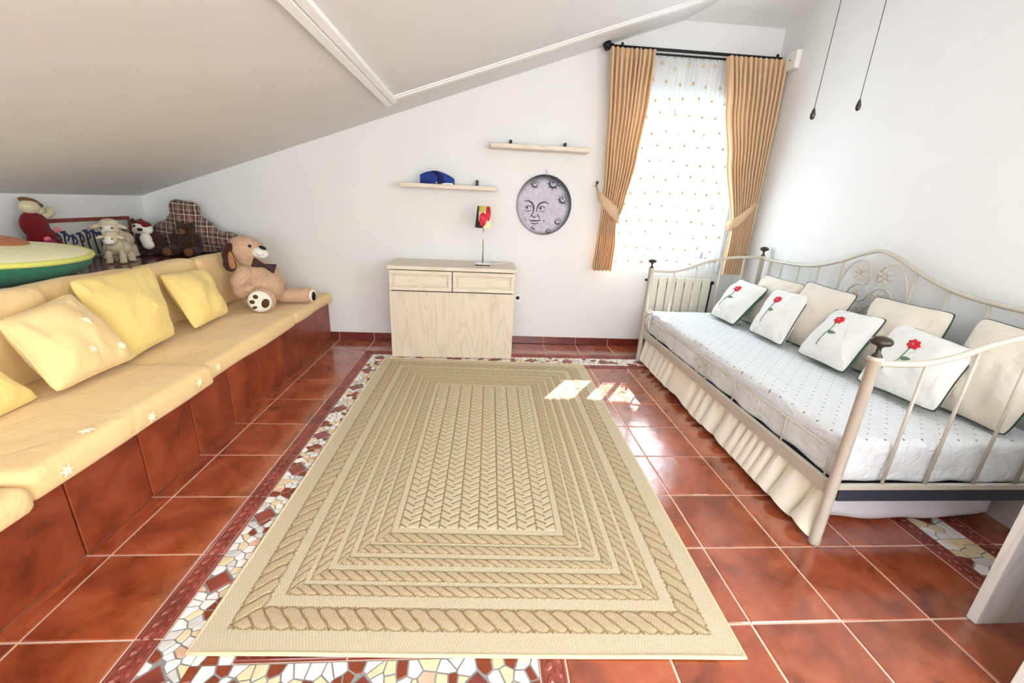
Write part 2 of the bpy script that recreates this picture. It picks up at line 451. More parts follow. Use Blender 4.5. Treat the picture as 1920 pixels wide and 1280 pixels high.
def softbox(x0, x1, y0, y1, z0, z1, r, nx, ny, nz, puff=0.0, wr=0.0, seed=0.0, f=None, ws=5.0):
    """rounded cushion block as a dense shell; f(p, u) optional extra displacement"""
    g = G(); c = Vector(((x0 + x1) / 2, (y0 + y1) / 2, (z0 + z1) / 2)); h = Vector(((x1 - x0) / 2, (y1 - y0) / 2, (z1 - z0) / 2))
    def side(a, b, k, sgn, na, nb):
        v = []; fa = []
        for i in range(na + 1):
            for j in range(nb + 1):
                p = Vector((0, 0, 0)); p[a] = -h[a] + 2 * h[a] * i / na; p[b] = -h[b] + 2 * h[b] * j / nb; p[k] = sgn * h[k]
                q = Vector([max(-h[t_] + r, min(h[t_] - r, p[t_])) for t_ in range(3)])
                d = p - q
                nrm = d.normalized() if d.length > 1e-9 else Vector([0 if t_ != k else sgn for t_ in range(3)])
                p2 = q + nrm * r
                u = [p[t_] / h[t_] for t_ in range(3)]
                pf = puff * (1 - u[a] ** 4) * (1 - u[b] ** 4)
                w = c + p2 + nrm * pf
                if wr: w += nrm * wr * noise.noise(Vector((w.x * ws, w.y * ws, w.z * ws)) + Vector((seed, seed, 0)))
                if f: w = f(w, nrm)
                v.append(w)
        for i in range(na):
            for j in range(nb):
                q = (i * (nb + 1) + j, (i + 1) * (nb + 1) + j, (i + 1) * (nb + 1) + j + 1, i * (nb + 1) + j + 1)
                ok = sgn > 0 if (a, b, k) in ((0, 1, 2), (1, 2, 0), (2, 0, 1)) else sgn < 0
                fa.append(q if ok else q[::-1])
        g.add(v, fa)
    for sgn in (-1, 1):
        side(0, 1, 2, sgn, nx, ny); side(1, 2, 0, sgn, ny, nz); side(2, 0, 1, sgn, nz, nx)
    return g
def weld(o, d=0.0005):
    bm = bmesh.new(); bm.from_mesh(o.data); bmesh.ops.remove_doubles(bm, verts=bm.verts, dist=d); bm.to_mesh(o.data); bm.free()
    o.data.polygons.foreach_set('use_smooth', [True] * len(o.data.polygons)); return o

def inflated(corners, t, seed=0, bulge=0.0, pinch=0.08):
    """surface function of a pillow through four corner points TL TR BR BL"""
    P = [Vector(c) for c in corners]
    nrm = (P[1] - P[3]).cross(P[0] - P[2]).normalized()
    cc = (P[0] + P[1] + P[2] + P[3]) / 4
    def S(u, v, side):
        # u,v in -1..1 ; v=+1 top
        # slightly hollow sides and blunt corners
        uu = u * (1 - pinch * (1 - v * v)); vv = v * (1 - pinch * (1 - u * u))
        cr = (u * v) ** 6 * .055; uu *= 1 - cr; vv *= 1 - cr
        a, b = (uu + 1) / 2, (vv + 1) / 2
        p = P[0].lerp(P[1], a) * b + P[3].lerp(P[2], a) * (1 - b)
        e = max(0.0, (1 - u ** 4)) ** 0.5 * max(0.0, (1 - v ** 4)) ** 0.5
        e2 = (1 - abs(u) ** 2.5) * (1 - abs(v) ** 2.5)
        hgt = t / 2 * (0.62 * e + 0.38 * e2)
        # soft dents and creases
        k = noise.noise(Vector((u * 1.7 + seed, v * 1.7, seed * 1.7))) * 0.024 * e
        k -= 0.007 * abs(noise.noise(Vector((u * 3.4 + seed, v * 1.4 + u * 2.0, seed * .7)))) * e * 2
        d_ = abs(abs(u) - abs(v)); m_ = max(0, min(1, (abs(u) + abs(v) - .9) / .8))
        k -= 0.010 * m_ * e * math.exp(-(d_ / .10) ** 2)
        k += 0.006 * math.sin((u - v * .6) * 13 + seed + 2 * noise.noise(Vector((u * 2, v * 2, seed)))) * e * m_
        return p + nrm * side * (hgt + k)
    return S, nrm
def pillow(name, label, corners, t, mat, seed=1, back=None, pipe=None, group=None, n=26, pinch=0.05, facing=None):
    S, nrm = inflated(corners, t, seed, pinch=pinch)
    if facing is not None and nrm.dot(Vector(facing)) < 0:
        corners = [corners[1], corners[0], corners[3], corners[2]]; S, nrm = inflated(corners, t, seed, pinch=pinch)
    low = min(c[2] for c in corners)
    cen = sum((Vector(c) for c in corners), Vector()) / 4
    th = thing(name, label, 'pillow', (cen.x, cen.y, low), group)
    def half(side):
        v = []; f = []
        for i in range(n + 1):
            for j in range(n + 1):
                # cluster samples to the rim
                u = math.sin((i / n * 2 - 1) * PI / 2); w = math.sin((j / n * 2 - 1) * PI / 2)
                v.append(S(u, w, side))
        for i in range(n):
            for j in range(n):
                q = (i * (n + 1) + j, (i + 1) * (n + 1) + j, (i + 1) * (n + 1) + j + 1, i * (n + 1) + j + 1)
                f.append(q if side > 0 else q[::-1])
        return v, f
    g = G(); g.add(*half(1)); 
    if back is None:
        g.add(*half(-1)); weld(g.obj('cover', mat, th, True))
    else:
        g.obj('front_panel', mat, th, True)
        G().add(*half(-1)).obj('back_panel', back, th, True)
    rim = []
    for k in range(64):
        s_ = k / 64 * 4; e = int(s_); a = math.sin(((s_ - e) * 2 - 1) * PI / 2)
        u, v = ((a, 1), (1, -a), (-a, -1), (-1, a))[e]
        rim.append(S(u, v, 1))
    G().tube(rim, 0.0035, 6, closed=True).obj('piping', pipe or mat, th, True)
    return th, S, nrm
def decal(points, S, mat, name, parent, lift=0.0025, nrm=None):
    """flat applique lying on a pillow's front: fan of (u,v) points"""
    c = (sum(p[0] for p in points) / len(points), sum(p[1] for p in points) / len(points))
    N = len(points)
    ring = [S(p[0], p[1], 1) + nrm * lift for p in points]
    mid = [S((p[0] + c[0]) / 2, (p[1] + c[1]) / 2, 1) + nrm * lift for p in points]
    base = [S(p[0], p[1], 1) - nrm * lift * .4 for p in points]
    v = [S(c[0], c[1], 1) + nrm * lift] + ring + mid + base
    f = []
    for i in range(N):
        j = (i + 1) % N
        f += [(0, 1 + N + i, 1 + N + j), (1 + N + i, 1 + i, 1 + j, 1 + N + j), (1 + i, 1 + 2 * N + i, 1 + 2 * N + j, 1 + j)]
    return mesh_obj(name, v, f, mat, parent, True)
def star_pts(cx, cy, r, n=5, inner=0.42, rot=0.3, ax=1.0):
    return [(cx + (r if k % 2 == 0 else r * inner) * math.cos(rot + PI * k / n), cy + ax * (r if k % 2 == 0 else r * inner) * math.sin(rot + PI * k / n)) for k in range(2 * n)]
# ------------------------------------------------------------------ room shell
S = 0.32
XL, XR, YB, YF = -1.502, 3.709, 2.872, -2.6
BX = -0.083
def cz(x): return 1.203 + 0.3454 * (x + 1.502)
T = 0.26                                     # wall thickness
WX0, WX1, WZ0, WZ1 = 2.43, 3.46, 0.87, 2.13   # window opening
g = G(); g.box(XL - .1, XR + .1, YF - .1, YB + .1, -0.12, -0.003)
floor = struct('floor', g.v, g.f, M['grout'])

def prism(poly, y0, y1):
    n = len(poly); v = [(x, y0, z) for x, z in poly] + [(x, y1, z) for x, z in poly]
    return v, [tuple(range(n)), tuple(range(2 * n - 1, n - 1, -1))] + [(i, i + n, (i + 1) % n + n, (i + 1) % n) for i in range(n)]
g = G()
XH = 2.867
for poly in ([(XL, 0), (WX0, 0), (WX0, cz(WX0) + .02), (XL, cz(XL) + .02)],
             [(WX0, 0), (WX1, 0), (WX1, WZ0), (WX0, WZ0)],
             [(WX0, WZ1), (WX1, WZ1), (WX1, 2.75), (XH, 2.75), (WX0, cz(WX0) + .02)],
             [(WX1, 0), (XR + .1, 0), (XR + .1, 2.75), (WX1, 2.75)]):
    g.add(*prism(poly, YB, YB + T))
struct('wall_back', g.v, g.f, M['wall'])
g = G(); g.box(XL - T, XL, YF, YB + T, 0, cz(XL) + .03); struct('wall_left', g.v, g.f, M['wall'])
g = G()
SY0, SY1, SZ0, SZ1 = -2.15, -.75, .88, 2.12   # unseen opening added for the side fill light
g.box(XR, XR + T, SY1, YB + T, 0, 3.1); g.box(XR, XR + T, YF, SY0, 0, 3.1); g.box(XR, XR + T, SY0, SY1, 0, SZ0); g.box(XR, XR + T, SY0, SY1, SZ1, 3.1)
struct('wall_right', g.v, g.f, M['wall'])
g = G()
for (a, b, c, d) in ((SY0, SY0 + .05, SZ0, SZ1), (SY1 - .05, SY1, SZ0, SZ1), (SY0, SY1, SZ0, SZ0 + .05), (SY0, SY1, SZ1 - .05, SZ1), (-1.475, -1.425, SZ0, SZ1)): g.box(XR + .03, XR + .07, a, b, c, d)
struct('side_fill_frame', g.v, g.f, M['trim'])  # made-up frame around the added side fill light
# rear wall behind the camera with a wide opening added for the rear fill light
g = G()
RX0, RX1, RZ0, RZ1 = -0.35, 2.95, 0.55, 2.3
g.add(*prism([(XL, 0), (RX0, 0), (RX0, cz(RX0)), (XL, cz(XL))], YF - .2, YF))
g.add(*prism([(RX0, 0), (RX1, 0), (RX1, RZ0), (RX0, RZ0)], YF - .2, YF))
g.add(*prism([(RX1, 0), (XR, 0), (XR, 3.1), (RX1, 3.1)], YF - .2, YF))
g.add(*prism([(1.8, RZ1), (RX1, RZ1), (RX1, 3.1), (1.8, cz(1.8))], YF - .2, YF))
struct('wall_front', g.v, g.f, M['wall'])
# ceiling: the long roof slope and the small hip above the window
def slab(pts, th):
    n = len(pts); v = list(pts) + [(x, y, z + th) for x, y, z in pts]
    return v, [tuple(range(n)), tuple(range(2 * n - 1, n - 1, -1))] + [(i, i + n, (i + 1) % n + n, (i + 1) % n) for i in range(n)]
HY = 1.487
g = G()
g.add(*slab([(XL - .1, YB + .05, cz(XL - .1)), (XL - .1, YF - .2, cz(XL - .1)), (XR + .1, YF - .2, cz(XR + .1)), (XR + .1, HY, cz(XR + .1)), (XR, HY, cz(XR)), (XH, YB, cz(XH)), (XH, YB + .05, cz(XH))], 0.12))
g.add(*slab([(XH, YB, 2.710), (XR, HY, cz(XR)), (XR + .1, YB, 2.710)], 0.12))
struct('ceiling', g.v, g.f, M['ceiling'])

# white mouldings that frame the roof panel
def ridge(name, x0, y0, x1, y1, w, steps):
    """moulding lying under the slope from (x0,y0) to (x1,y1) with a stepped profile"""
    d = Vector((x1 - x0, y1 - y0)); d.normalize(); p = Vector((-d.y, d.x))
    gg = G()
    for a, b, h in steps:
        q = []
        for (x, y) in ((x0, y0), (x1, y1)):
            for s_ in (a, b):
                X, Y = x + p.x * s_ * w, y + p.y * s_ * w
                q.append((X, Y))
        v = [(X, Y, cz(X) - h) for X, Y in q] + [(X, Y, cz(X) + .01) for X, Y in q]
        gg.add(v, [(0, 1, 3, 2), (4, 6, 7, 5), (0, 2, 6, 4), (1, 5, 7, 3), (0, 4, 5, 1), (2, 3, 7, 6)])
    return struct(name, gg.v, gg.f, M['trim'])
ridge('trim_1', 0.605, 2.49, 0.60, -2.5, 0.075, [(0, .46, .028), (.46, .56, .012), (.56, 1.0, .022)])
ridge('trim_2', 2.84, 2.50, 0.61, 2.46, 0.075, [(-.1, .30, .012), (.30, .40, .006), (.40, .70, .014), (.70, 1.1, .008)])

# skirting: one dark terracotta piece per floor tile
bb = G().box(-0.083, XR, YB - .004, YB, 0, .070); bb = struct('baseboard_back', bb.v, bb.f, M['grout'])
def boxed(name, mat, parent, x0, x1, y0, y1, z0, z1, b, mesh=None):
    return G().box(x0, x1, y0, y1, z0, z1, b).obj(name, mat, parent)
def tile_mesh(w, h, th, b, nm, mat):
    """thin tile: bevelled top, 12-odd faces; origin at its centre, top at z=0"""
    x, y = w / 2, h / 2
    v = [(-x, -y, -th), (x, -y, -th), (x, y, -th), (-x, y, -th), (-x, -y, -b), (x, -y, -b), (x, y, -b), (-x, y, -b),
         (-x + b, -y + b, 0), (x - b, -y + b, 0), (x - b, y - b, 0), (-x + b, y - b, 0)]
    f = [(8, 9, 10, 11)] + [(i + 4, (i + 1) % 4 + 4, (i + 1) % 4 + 8, i + 8) for i in range(4)] + [(i, (i + 1) % 4, (i + 1) % 4 + 4, i + 4) for i in range(4)]
    me = bpy.data.meshes.new(nm); me.from_pydata(v, [], f); me.materials.append(mat); me.update(); return me
def place(me, name, parent, loc, rot=(0, 0, 0), scale=None):
    o = bpy.data.objects.new(name, me); COL.objects.link(o); o.parent = parent
    o.location = Vector(loc) - wloc(parent); o.rotation_euler = rot
    if scale: o.scale = scale
    return o
GAP = 0.006
me_sk = tile_mesh(S - GAP, .072 - .004, .012, .0025, 'skirting_tile', M['skirt'])
for k in range(-1, 12):
    w = S - GAP; x = (k + .5) * S
    if k < 0: w = -BX - GAP; x = BX / 2
    if x + S / 2 > XR: w = XR - k * S - GAP; x = (k * S + XR) / 2
    place(me_sk, 'skirting_tile', bb, (x, YB - .014, .0365), (PI / 2, 0, 0), (w / (S - GAP), 1, 1))

# ------------------------------------------------------------------ floor pieces
me_tile = tile_mesh(S - GAP, S - GAP, .02, .003, 'floor_tile', M['tile'])
def ftile(x0, x1, y0, y1):
    a, b = x1 - x0 - GAP, y1 - y0 - GAP
    rz = random.choice((0, 1, 2, 3)) * PI / 2 if abs(a - b) < 1e-4 else 0
    place(me_tile, 'floor_tile', floor, ((x0 + x1) / 2, (y0 + y1) / 2, random.uniform(-.0006, .0004)), (0, 0, rz), (a / (S - GAP), b / (S - GAP), 1))
rows = range(-5, 9)
for j in rows:
    y0, y1 = j * S, min((j + 1) * S, YB)
    for i in range(-1, 12):
        x0, x1 = max(i * S, BX), min((i + 1) * S, XR)
        band = (i == 1 and -1 <= j <= 7) or (j == 7 and 1 <= i <= 10) or (i == 10 and -5 <= j <= 7) or (j == -1 and 1 <= i <= 4) or (i == 4 and j < -1) 
        if band: continue
        ftile(x0, x1, y0, y1)
# relief border tiles: thin tile with two rows of raised links
def listel_mesh(L, W):
    g = G(); th = .02
    g.add([(-W / 2, -L / 2, -th), (W / 2, -L / 2, -th), (W / 2, L / 2, -th), (-W / 2, L / 2, -th), (-W / 2, -L / 2, -.001), (W / 2, -L / 2, -.001), (W / 2, L / 2, -.001), (-W / 2, L / 2, -.001)],
          [(4, 5, 6, 7), (0, 1, 5, 4), (1, 2, 6, 5), (2, 3, 7, 6), (3, 0, 4, 7)])
    for s_ in (-1, 1):
        x = s_ * W * .40
        g.add([(x - .0025, -L / 2, -.001), (x + .0025, -L / 2, -.001), (x + .0025, L / 2, -.001), (x - .0025, L / 2, -.001), (x, -L / 2, .002), (x, L / 2, .002)], [(0, 4, 5, 3), (4, 1, 2, 5)])
        for k in range(8):
            cy = -L / 2 + L * (k + .5 + .25 * s_) / 8; cx = s_ * W * .165; a = .6 * s_
            ring = []
            for q in range(6):
                an = q * PI / 3; ex, ey = .011 * math.cos(an), .019 * math.sin(an)
                ring.append((cx + ex * math.cos(a) - ey * math.sin(a), cy + ex * math.sin(a) + ey * math.cos(a), -.001))
            top = [(cx + (p[0] - cx) * .5, cy + (p[1] - cy) * .6, .0035) for p in ring]
            g.add(ring + top, [(q, (q + 1) % 6, (q + 1) % 6 + 6, q + 6) for q in range(6)] + [tuple(range(6, 12))])
    me = bpy.data.meshes.new('border_tile'); me.from_pydata(g.v, [], g.f); me.materials.append(M['listel']); me.update(); return me
LW = .074
me_l = listel_mesh(S - GAP, LW)
def listel(cx, cy, horiz=False):
    place(me_l, 'border_tile', floor, (cx, cy, 0), (0, 0, PI / 2 if horiz else 0))
for j in range(-5, 7):
    y = (j + .5) * S
    if j >= -1 or True:
        if j >= -1: listel(S + .040, y)
        listel(10 * S + .040, y); listel(11 * S - .040, y)
    if 0 <= j < 7: listel(2 * S - .040, y)
for x_ in (S + .040, 10 * S + .040, 11 * S - .040): place(me_l, 'border_tile', floor, (x_, 7.375 * S, 0), (0, 0, 0), (1, .755, 1))
for i in range(1, 11):
    listel((i + .5) * S, 8 * S - .040, True)
    if 2 <= i < 10: listel((i + .5) * S, 7 * S + .040, True)
for i in range(2, 5): listel((i + .5) * S, -.040, True)
for j in range(-3, 0): listel(5 * S - .040, (j + .5) * S)

# crazy-paving stones between the borders (clipped Voronoi cells)
def voronoi(x0, x1, y0, y1, size, seed):
    rnd = random.Random(seed)
    nx, ny = max(1, round((x1 - x0) / size)), max(1, round((y1 - y0) / size))
    sx, sy = (x1 - x0) / nx, (y1 - y0) / ny
    P = [(x0 + (i + .5 + rnd.uniform(-.42, .42)) * sx, y0 + (j + .5 + rnd.uniform(-.42, .42)) * sy) for i in range(nx) for j in range(ny)]
    cells = []
    for a in P:
        poly = [(x0, y0), (x1, y0), (x1, y1), (x0, y1)]
        for b in P:
            if b is a or abs(b[0] - a[0]) > 3 * size or abs(b[1] - a[1]) > 3 * size: continue
            mx_, my_ = (a[0] + b[0]) / 2, (a[1] + b[1]) / 2; dx, dy = b[0] - a[0], b[1] - a[1]
            L = math.hypot(dx, dy); off = .0022
            out = []
            for k in range(len(poly)):
                p, q = poly[k], poly[(k + 1) % len(poly)]
                dp = ((p[0] - mx_) * dx + (p[1] - my_) * dy) / L + off; dq = ((q[0] - mx_) * dx + (q[1] - my_) * dy) / L + off
                if dp <= 0: out.append(p)
                if dp * dq < 0:
                    t_ = dp / (dp - dq); out.append((p[0] + (q[0] - p[0]) * t_, p[1] + (q[1] - p[1]) * t_))
            poly = out
            if len(poly) < 3: break
        if len(poly) >= 3: cells.append(poly)
    return cells
KINDS = ['white'] * 7 + ['cream'] * 4 + ['rust'] * 4 + ['pink'] + ['grey'] * 2
def stone_geo(poly, th=.02):
    cx = sum(p[0] for p in poly) / len(poly); cy = sum(p[1] for p in poly) / len(poly)
    n = len(poly); h = random.uniform(-.0012, .0012)
    v = [(x, y, -th) for x, y in poly] + [(x, y, -.0022 + h) for x, y in poly] + [(cx + (x - cx) * .92, cy + (y - cy) * .92, h) for x, y in poly]
    f = [tuple(range(2 * n, 3 * n))] + [(i, (i + 1) % n, (i + 1) % n + n, i + n) for i in range(n)] + [(i + n, (i + 1) % n + n, (i + 1) % n + 2 * n, i + 2 * n) for i in range(n)]
    return v, f
g = G()
for (x0, x1, y0, y1) in ((S + .08, 2 * S - .08, -.08, 7 * S + .08), (S + .08, 11 * S - .08, 7 * S + .08, 8 * S - .08), (10 * S + .08, 11 * S - .08, -5 * S, 7 * S + .08), (S + .08, 5 * S - .08, -S, -.08), (2 * S - .08, 2 * S, -.08, 0), (4 * S + .05, 5 * S - .08, -3 * S, -S)):
    g.box(x0, x1, y0, y1, -.004, -.0024)
bed_ = g.obj('mosaic_mortar', M['stone_grout'], floor)
count = 0
def diamonds(cx, cy, r):
    return [(cx - r, cy), (cx, cy - r), (cx + r, cy), (cx, cy + r)]
def inside(p, d, r): return abs(p[0] - d[0]) + abs(p[1] - d[1]) < r
def lay(x0, x1, y0, y1, size, seed, dia, single=True):
    global count
    r = .050; many = {}
    for poly in voronoi(x0, x1, y0, y1, size, seed):
        c = (sum(p[0] for p in poly) / len(poly), sum(p[1] for p in poly) / len(poly))
        if any(inside(c, d, r * .85) for d in dia): continue
        # trim against the diamond tiles
        for d in dia:
            if not any(inside(p, d, r + .003) for p in poly): continue
            dx, dy = c[0] - d[0], c[1] - d[1]; sx = 1 if dx > 0 else -1; sy = 1 if dy > 0 else -1
            out = []
            for k in range(len(poly)):
                p, q = poly[k], poly[(k + 1) % len(poly)]
                fp = (p[0] - d[0]) * sx + (p[1] - d[1]) * sy - r - .004; fq = (q[0] - d[0]) * sx + (q[1] - d[1]) * sy - r - .004
                if fp >= 0: out.append(p)
                if fp * fq < 0: t_ = fp / (fp - fq); out.append((p[0] + (q[0] - p[0]) * t_, p[1] + (q[1] - p[1]) * t_))
            poly = out
            if len(poly) < 3: break
        if len(poly) < 3: continue
        v, f = stone_geo(poly); kind = random.choice(KINDS)
        if single and count < 290:
            o = mesh_obj('mosaic_stone', v, f, M['stone_' + kind], floor, origin=None); count += 1
        else: many.setdefault(kind, G()).add(v, f)
    for kind, gg in many.items():
        o = gg.obj('mosaic_chips', M['stone_' + kind], floor); o['kind'] = 'stuff'
me_d = tile_mesh(.068, .068, .02, .006, 'diamond_tile', M['listel'])
left_d = [(S + .125, k * S + .20) for k in range(-1, 7)]
bot_d = [(i * S + .06, -.165) for i in range(3, 5)] + [(2 * S + .03, -.165)]
far_d = [(i * S + .16, 7.5 * S) for i in range(1, 10)]
right_d = [(10.5 * S, k * S + .16) for k in range(-5, 7)]
for d in left_d + bot_d + far_d + right_d: place(me_d, 'diamond_tile', floor, (d[0], d[1], .001), (0, 0, PI / 4))
lay(S + .083, S + .083 + .125, -.20, 7 * S + .075, .033, 3, left_d)
lay(S + .083 + .125, 5 * S - .083, -.20, -.083, .036, 4, bot_d)
lay(S + .211, 2 * S - .003, -.080, -.003, .036, 14, [])
lay(S + .083, 5 * S - .083, -.30, -.203, .036, 8, bot_d, False)
lay(4 * S + .06, 5 * S - .083, -3 * S, -.303, .04, 9, [], False)
lay(S + .083, 10 * S + .083, 7 * S + .083, 8 * S - .083, .038, 5, far_d, False)
lay(10 * S + .083, 11 * S - .083, -3 * S, 8 * S - .083, .045, 6, right_d, False)

# ------------------------------------------------------------------ rug
def build_rug():
    W, H = 1.655, 2.43
    C0 = [Vector((0.504, -0.051, 0)), Vector((2.149, -0.113, 0)), Vector((2.188, 2.300, 0)), Vector((0.525, 2.374, 0))]  # BL BR TR TL
    st = 0.0031
    nx, ny = int(W / st), int(H / st)
    X, Y = np.meshgrid(np.linspace(0, W, nx + 1), np.linspace(0, H, ny + 1), indexing='ij')
    dl, dr, db, dt = X, W - X, Y, H - Y
    d = np.minimum(np.minimum(dl, dr), np.minimum(db, dt))
    horiz = np.minimum(db, dt) < np.minimum(dl, dr)
    s = np.where(horiz, X, Y)
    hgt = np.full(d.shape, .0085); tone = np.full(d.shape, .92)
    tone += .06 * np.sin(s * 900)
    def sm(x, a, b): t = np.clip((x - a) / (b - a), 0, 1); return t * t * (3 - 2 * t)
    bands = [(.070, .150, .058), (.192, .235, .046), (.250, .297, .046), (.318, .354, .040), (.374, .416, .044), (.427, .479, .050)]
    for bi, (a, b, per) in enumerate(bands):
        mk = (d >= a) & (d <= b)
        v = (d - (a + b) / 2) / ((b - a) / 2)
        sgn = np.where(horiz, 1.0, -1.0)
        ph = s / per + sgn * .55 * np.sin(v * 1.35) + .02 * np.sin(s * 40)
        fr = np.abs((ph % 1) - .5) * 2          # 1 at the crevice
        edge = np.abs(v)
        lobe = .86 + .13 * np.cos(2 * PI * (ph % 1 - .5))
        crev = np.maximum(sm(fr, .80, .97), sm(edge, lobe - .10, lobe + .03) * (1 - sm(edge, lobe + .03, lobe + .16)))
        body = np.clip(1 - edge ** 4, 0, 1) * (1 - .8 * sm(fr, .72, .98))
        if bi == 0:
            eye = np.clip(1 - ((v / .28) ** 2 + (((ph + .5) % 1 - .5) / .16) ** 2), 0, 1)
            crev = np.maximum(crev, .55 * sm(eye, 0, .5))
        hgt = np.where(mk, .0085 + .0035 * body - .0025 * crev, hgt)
        tone = np.where(mk, .66 - .50 * crev + .10 * np.sin(ph * 2 * PI * 5 + v * 9), tone)  # tan of low-lit pile put into the cable tone; crevices darker
    # herringbone field
    a = .506; mk = d >= a
    fw = W - 2 * a; nc = 8; cw = fw / nc
    xl = (X - a) / cw; xc = (xl % 1) * 2 - 1
    ph = Y / .044 + .62 * (1 - np.abs(xc)) * 1.0
    ph = np.where(xc > 0, ph + .5, ph)
    fr = np.abs((ph % 1) - .5) * 2
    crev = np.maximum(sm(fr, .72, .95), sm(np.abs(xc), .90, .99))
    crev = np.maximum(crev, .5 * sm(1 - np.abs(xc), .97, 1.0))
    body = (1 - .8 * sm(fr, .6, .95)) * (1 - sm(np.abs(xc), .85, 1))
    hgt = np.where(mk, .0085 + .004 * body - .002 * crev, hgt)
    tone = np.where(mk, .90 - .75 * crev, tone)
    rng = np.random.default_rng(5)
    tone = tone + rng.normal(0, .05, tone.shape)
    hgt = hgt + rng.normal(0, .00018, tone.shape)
    u, v = (X / W)[..., None], (Y / H)[..., None]
    c = [np.array(q) for q in C0]
    P = (1 - u) * (1 - v) * c[0] + u * (1 - v) * c[1] + u * v * c[2] + (1 - u) * v * c[3]
    base = .0012 + .0022 * np.clip(np.sin(X * 3.1 + 1) * np.exp(-Y * 6), 0, 1)
    P[..., 2] = hgt + base
    o0 = Vector((1.34, 1.13, 0)); P = P - np.array(o0)
    nv = (nx + 1) * (ny + 1); idx = np.arange(nv).reshape(nx + 1, ny + 1)
    F = np.stack([idx[:-1, :-1], idx[1:, :-1], idx[1:, 1:], idx[:-1, 1:]], -1).reshape(-1, 4)
    me = bpy.data.meshes.new('pile'); me.vertices.add(nv); me.vertices.foreach_set('co', P.reshape(-1))
    me.loops.add(F.size); me.loops.foreach_set('vertex_index', F.reshape(-1).astype(np.int32))
    me.polygons.add(len(F)); me.polygons.foreach_set('loop_start', np.arange(0, F.size, 4, dtype=np.int32))
    me.polygons.foreach_set('loop_total', np.full(len(F), 4, dtype=np.int32))
    me.polygons.foreach_set('use_smooth', np.ones(len(F), dtype=bool))
    me.update(calc_edges=True)
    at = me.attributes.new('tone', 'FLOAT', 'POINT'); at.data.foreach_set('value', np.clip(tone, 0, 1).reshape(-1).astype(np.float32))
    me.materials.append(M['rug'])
    rug = thing('rug', 'large beige woven rug with braided bands in the middle of the tiled floor', 'rug', o0)
    po = bpy.data.objects.new('pile', me); COL.objects.link(po); po.parent = rug
    n = 40; ring = []
    for k in range(4):
        for q in range(n):
            p = C0[k].lerp(C0[(k + 1) % 4], q / n); uu = q / n
            z = .0065 + (.0025 * max(0, math.sin(uu * 9)) if k == 0 else 0)
            ring.append((p.x, p.y, z))
    G().tube(ring, .0062, 8, closed=True).obj('binding', M['rug_binding'], rug, True)['label'] = 'pale cream bound edge'
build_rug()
# ------------------------------------------------------------------ built-in tiled bench (left)
BH = 0.358
bench = thing('tiled_bench', 'built-in bench of terracotta tiles running along the left side under the yellow cushions', 'bench', (BX, 0.6, 0))
G().box(XL + .003, BX - .012, YF + .3, YB - .002, 0, BH).obj('masonry_core', M['dark_grout'], bench)
me_r = tile_mesh(S - GAP, BH - .008, .012, .003, 'riser_tile', M['riser'])
for j in range(-5, 9):
    y0, y1 = j * S, min((j + 1) * S, YB)
    place(me_r, 'riser_tile', bench, (BX + .005, (y0 + y1) / 2, BH / 2 - .003), (PI / 2, 0, PI / 2), ((y1 - y0 - GAP) / (S - GAP), 1, 1))
LZ = 0.78
ledge = thing('tiled_ledge', 'raised ledge of dark brown glazed tiles behind the backrest cushions, holding the soft toys', 'ledge', (-1.1, 0.6, BH))
G().box(XL + .003, -0.76, YF + .3, YB - .002, BH + .0005, LZ - .012).obj('masonry_core', M['dark_grout'], ledge)
me_lt = tile_mesh(S - GAP, S - GAP, .012, .003, 'ledge_tile', M['ledge'])
for j in range(-5, 9):
    y0, y1 = j * S, min((j + 1) * S, YB)
    for (x0, x1) in ((XL + .003, -1.40), (-1.40, -1.08), (-1.08, -.76)):
        place(me_lt, 'ledge_tile', ledge, ((x0 + x1) / 2, (y0 + y1) / 2, LZ), (0, 0, 0), ((x1 - x0 - GAP) / (S - GAP), (y1 - y0 - GAP) / (S - GAP), 1))

# ------------------------------------------------------------------ seat and back cushions
SZ = 0.446
def seat(name, label, y0, y1, x1, z1, seed, stars):
    t = thing(name, label, 'cushion', ((x1 - .6) / 1, (y0 + y1) / 2, BH), 'seat cushions on the tiled bench')
    def drape(w, n):
        # the front lip is fuller and rolls down a little
        if w.x > x1 - .12 and n.z < .5: w = w + Vector((0, 0, -.004))
        return w
    g = softbox(-.756, x1, y0 + .003, y1 - .003, BH + .001, z1, .028, 36, 40, 5, puff=.004, wr=.006, seed=seed, f=drape, ws=4)
    weld(g.obj('cover', M['sofa'], t, True))
    for (px, py, pz, nx) in stars:
        pts = star_pts(0, 0, .022, 6, .45, seed)
        if nx: v = [(px, py + a, pz + b) for a, b in pts]; c = (px, py, pz); off = Vector((.004, 0, 0))
        else: v = [(px + b, py + a, pz) for a, b in pts]; c = (px, py, pz); off = Vector((0, 0, .004))
        n = len(v)
        mesh_obj('woven_star', [tuple(Vector(q) + off) for q in v] + v + [tuple(Vector(c) + off)], [(i, (i + 1) % n, 2 * n) for i in range(n)] + [(i + n, (i + 1) % n + n, (i + 1) % n, i) for i in range(n)], M['pale_star'], t)
    return t
seat('seat_cushion', 'long beige seat cushion at the far end under the tan dog toy', 2.085, 2.866, -.035, .440, 1.0, [])
seat('seat_cushion', 'middle beige seat cushion with the small yellow pillow on it', 1.055, 2.082, -.028, .450, 2.2, [(-.026, 1.62, .405, 1), (-.026, 1.13, .41, 1)])
seat('seat_cushion', 'nearest full seat cushion, beige with faint stars, under the largest star pillow', .150, 1.052, .008, .462, 3.1, [(.012, .92, .42, 1), (.012, .62, .40, 1), (-.03, .40, .466, 0), (.012, .26, .405, 1)])
seat('seat_cushion', 'pale seat cushion cut off by the left edge of the picture', -.85, .146, .030, .440, 4.4, [])

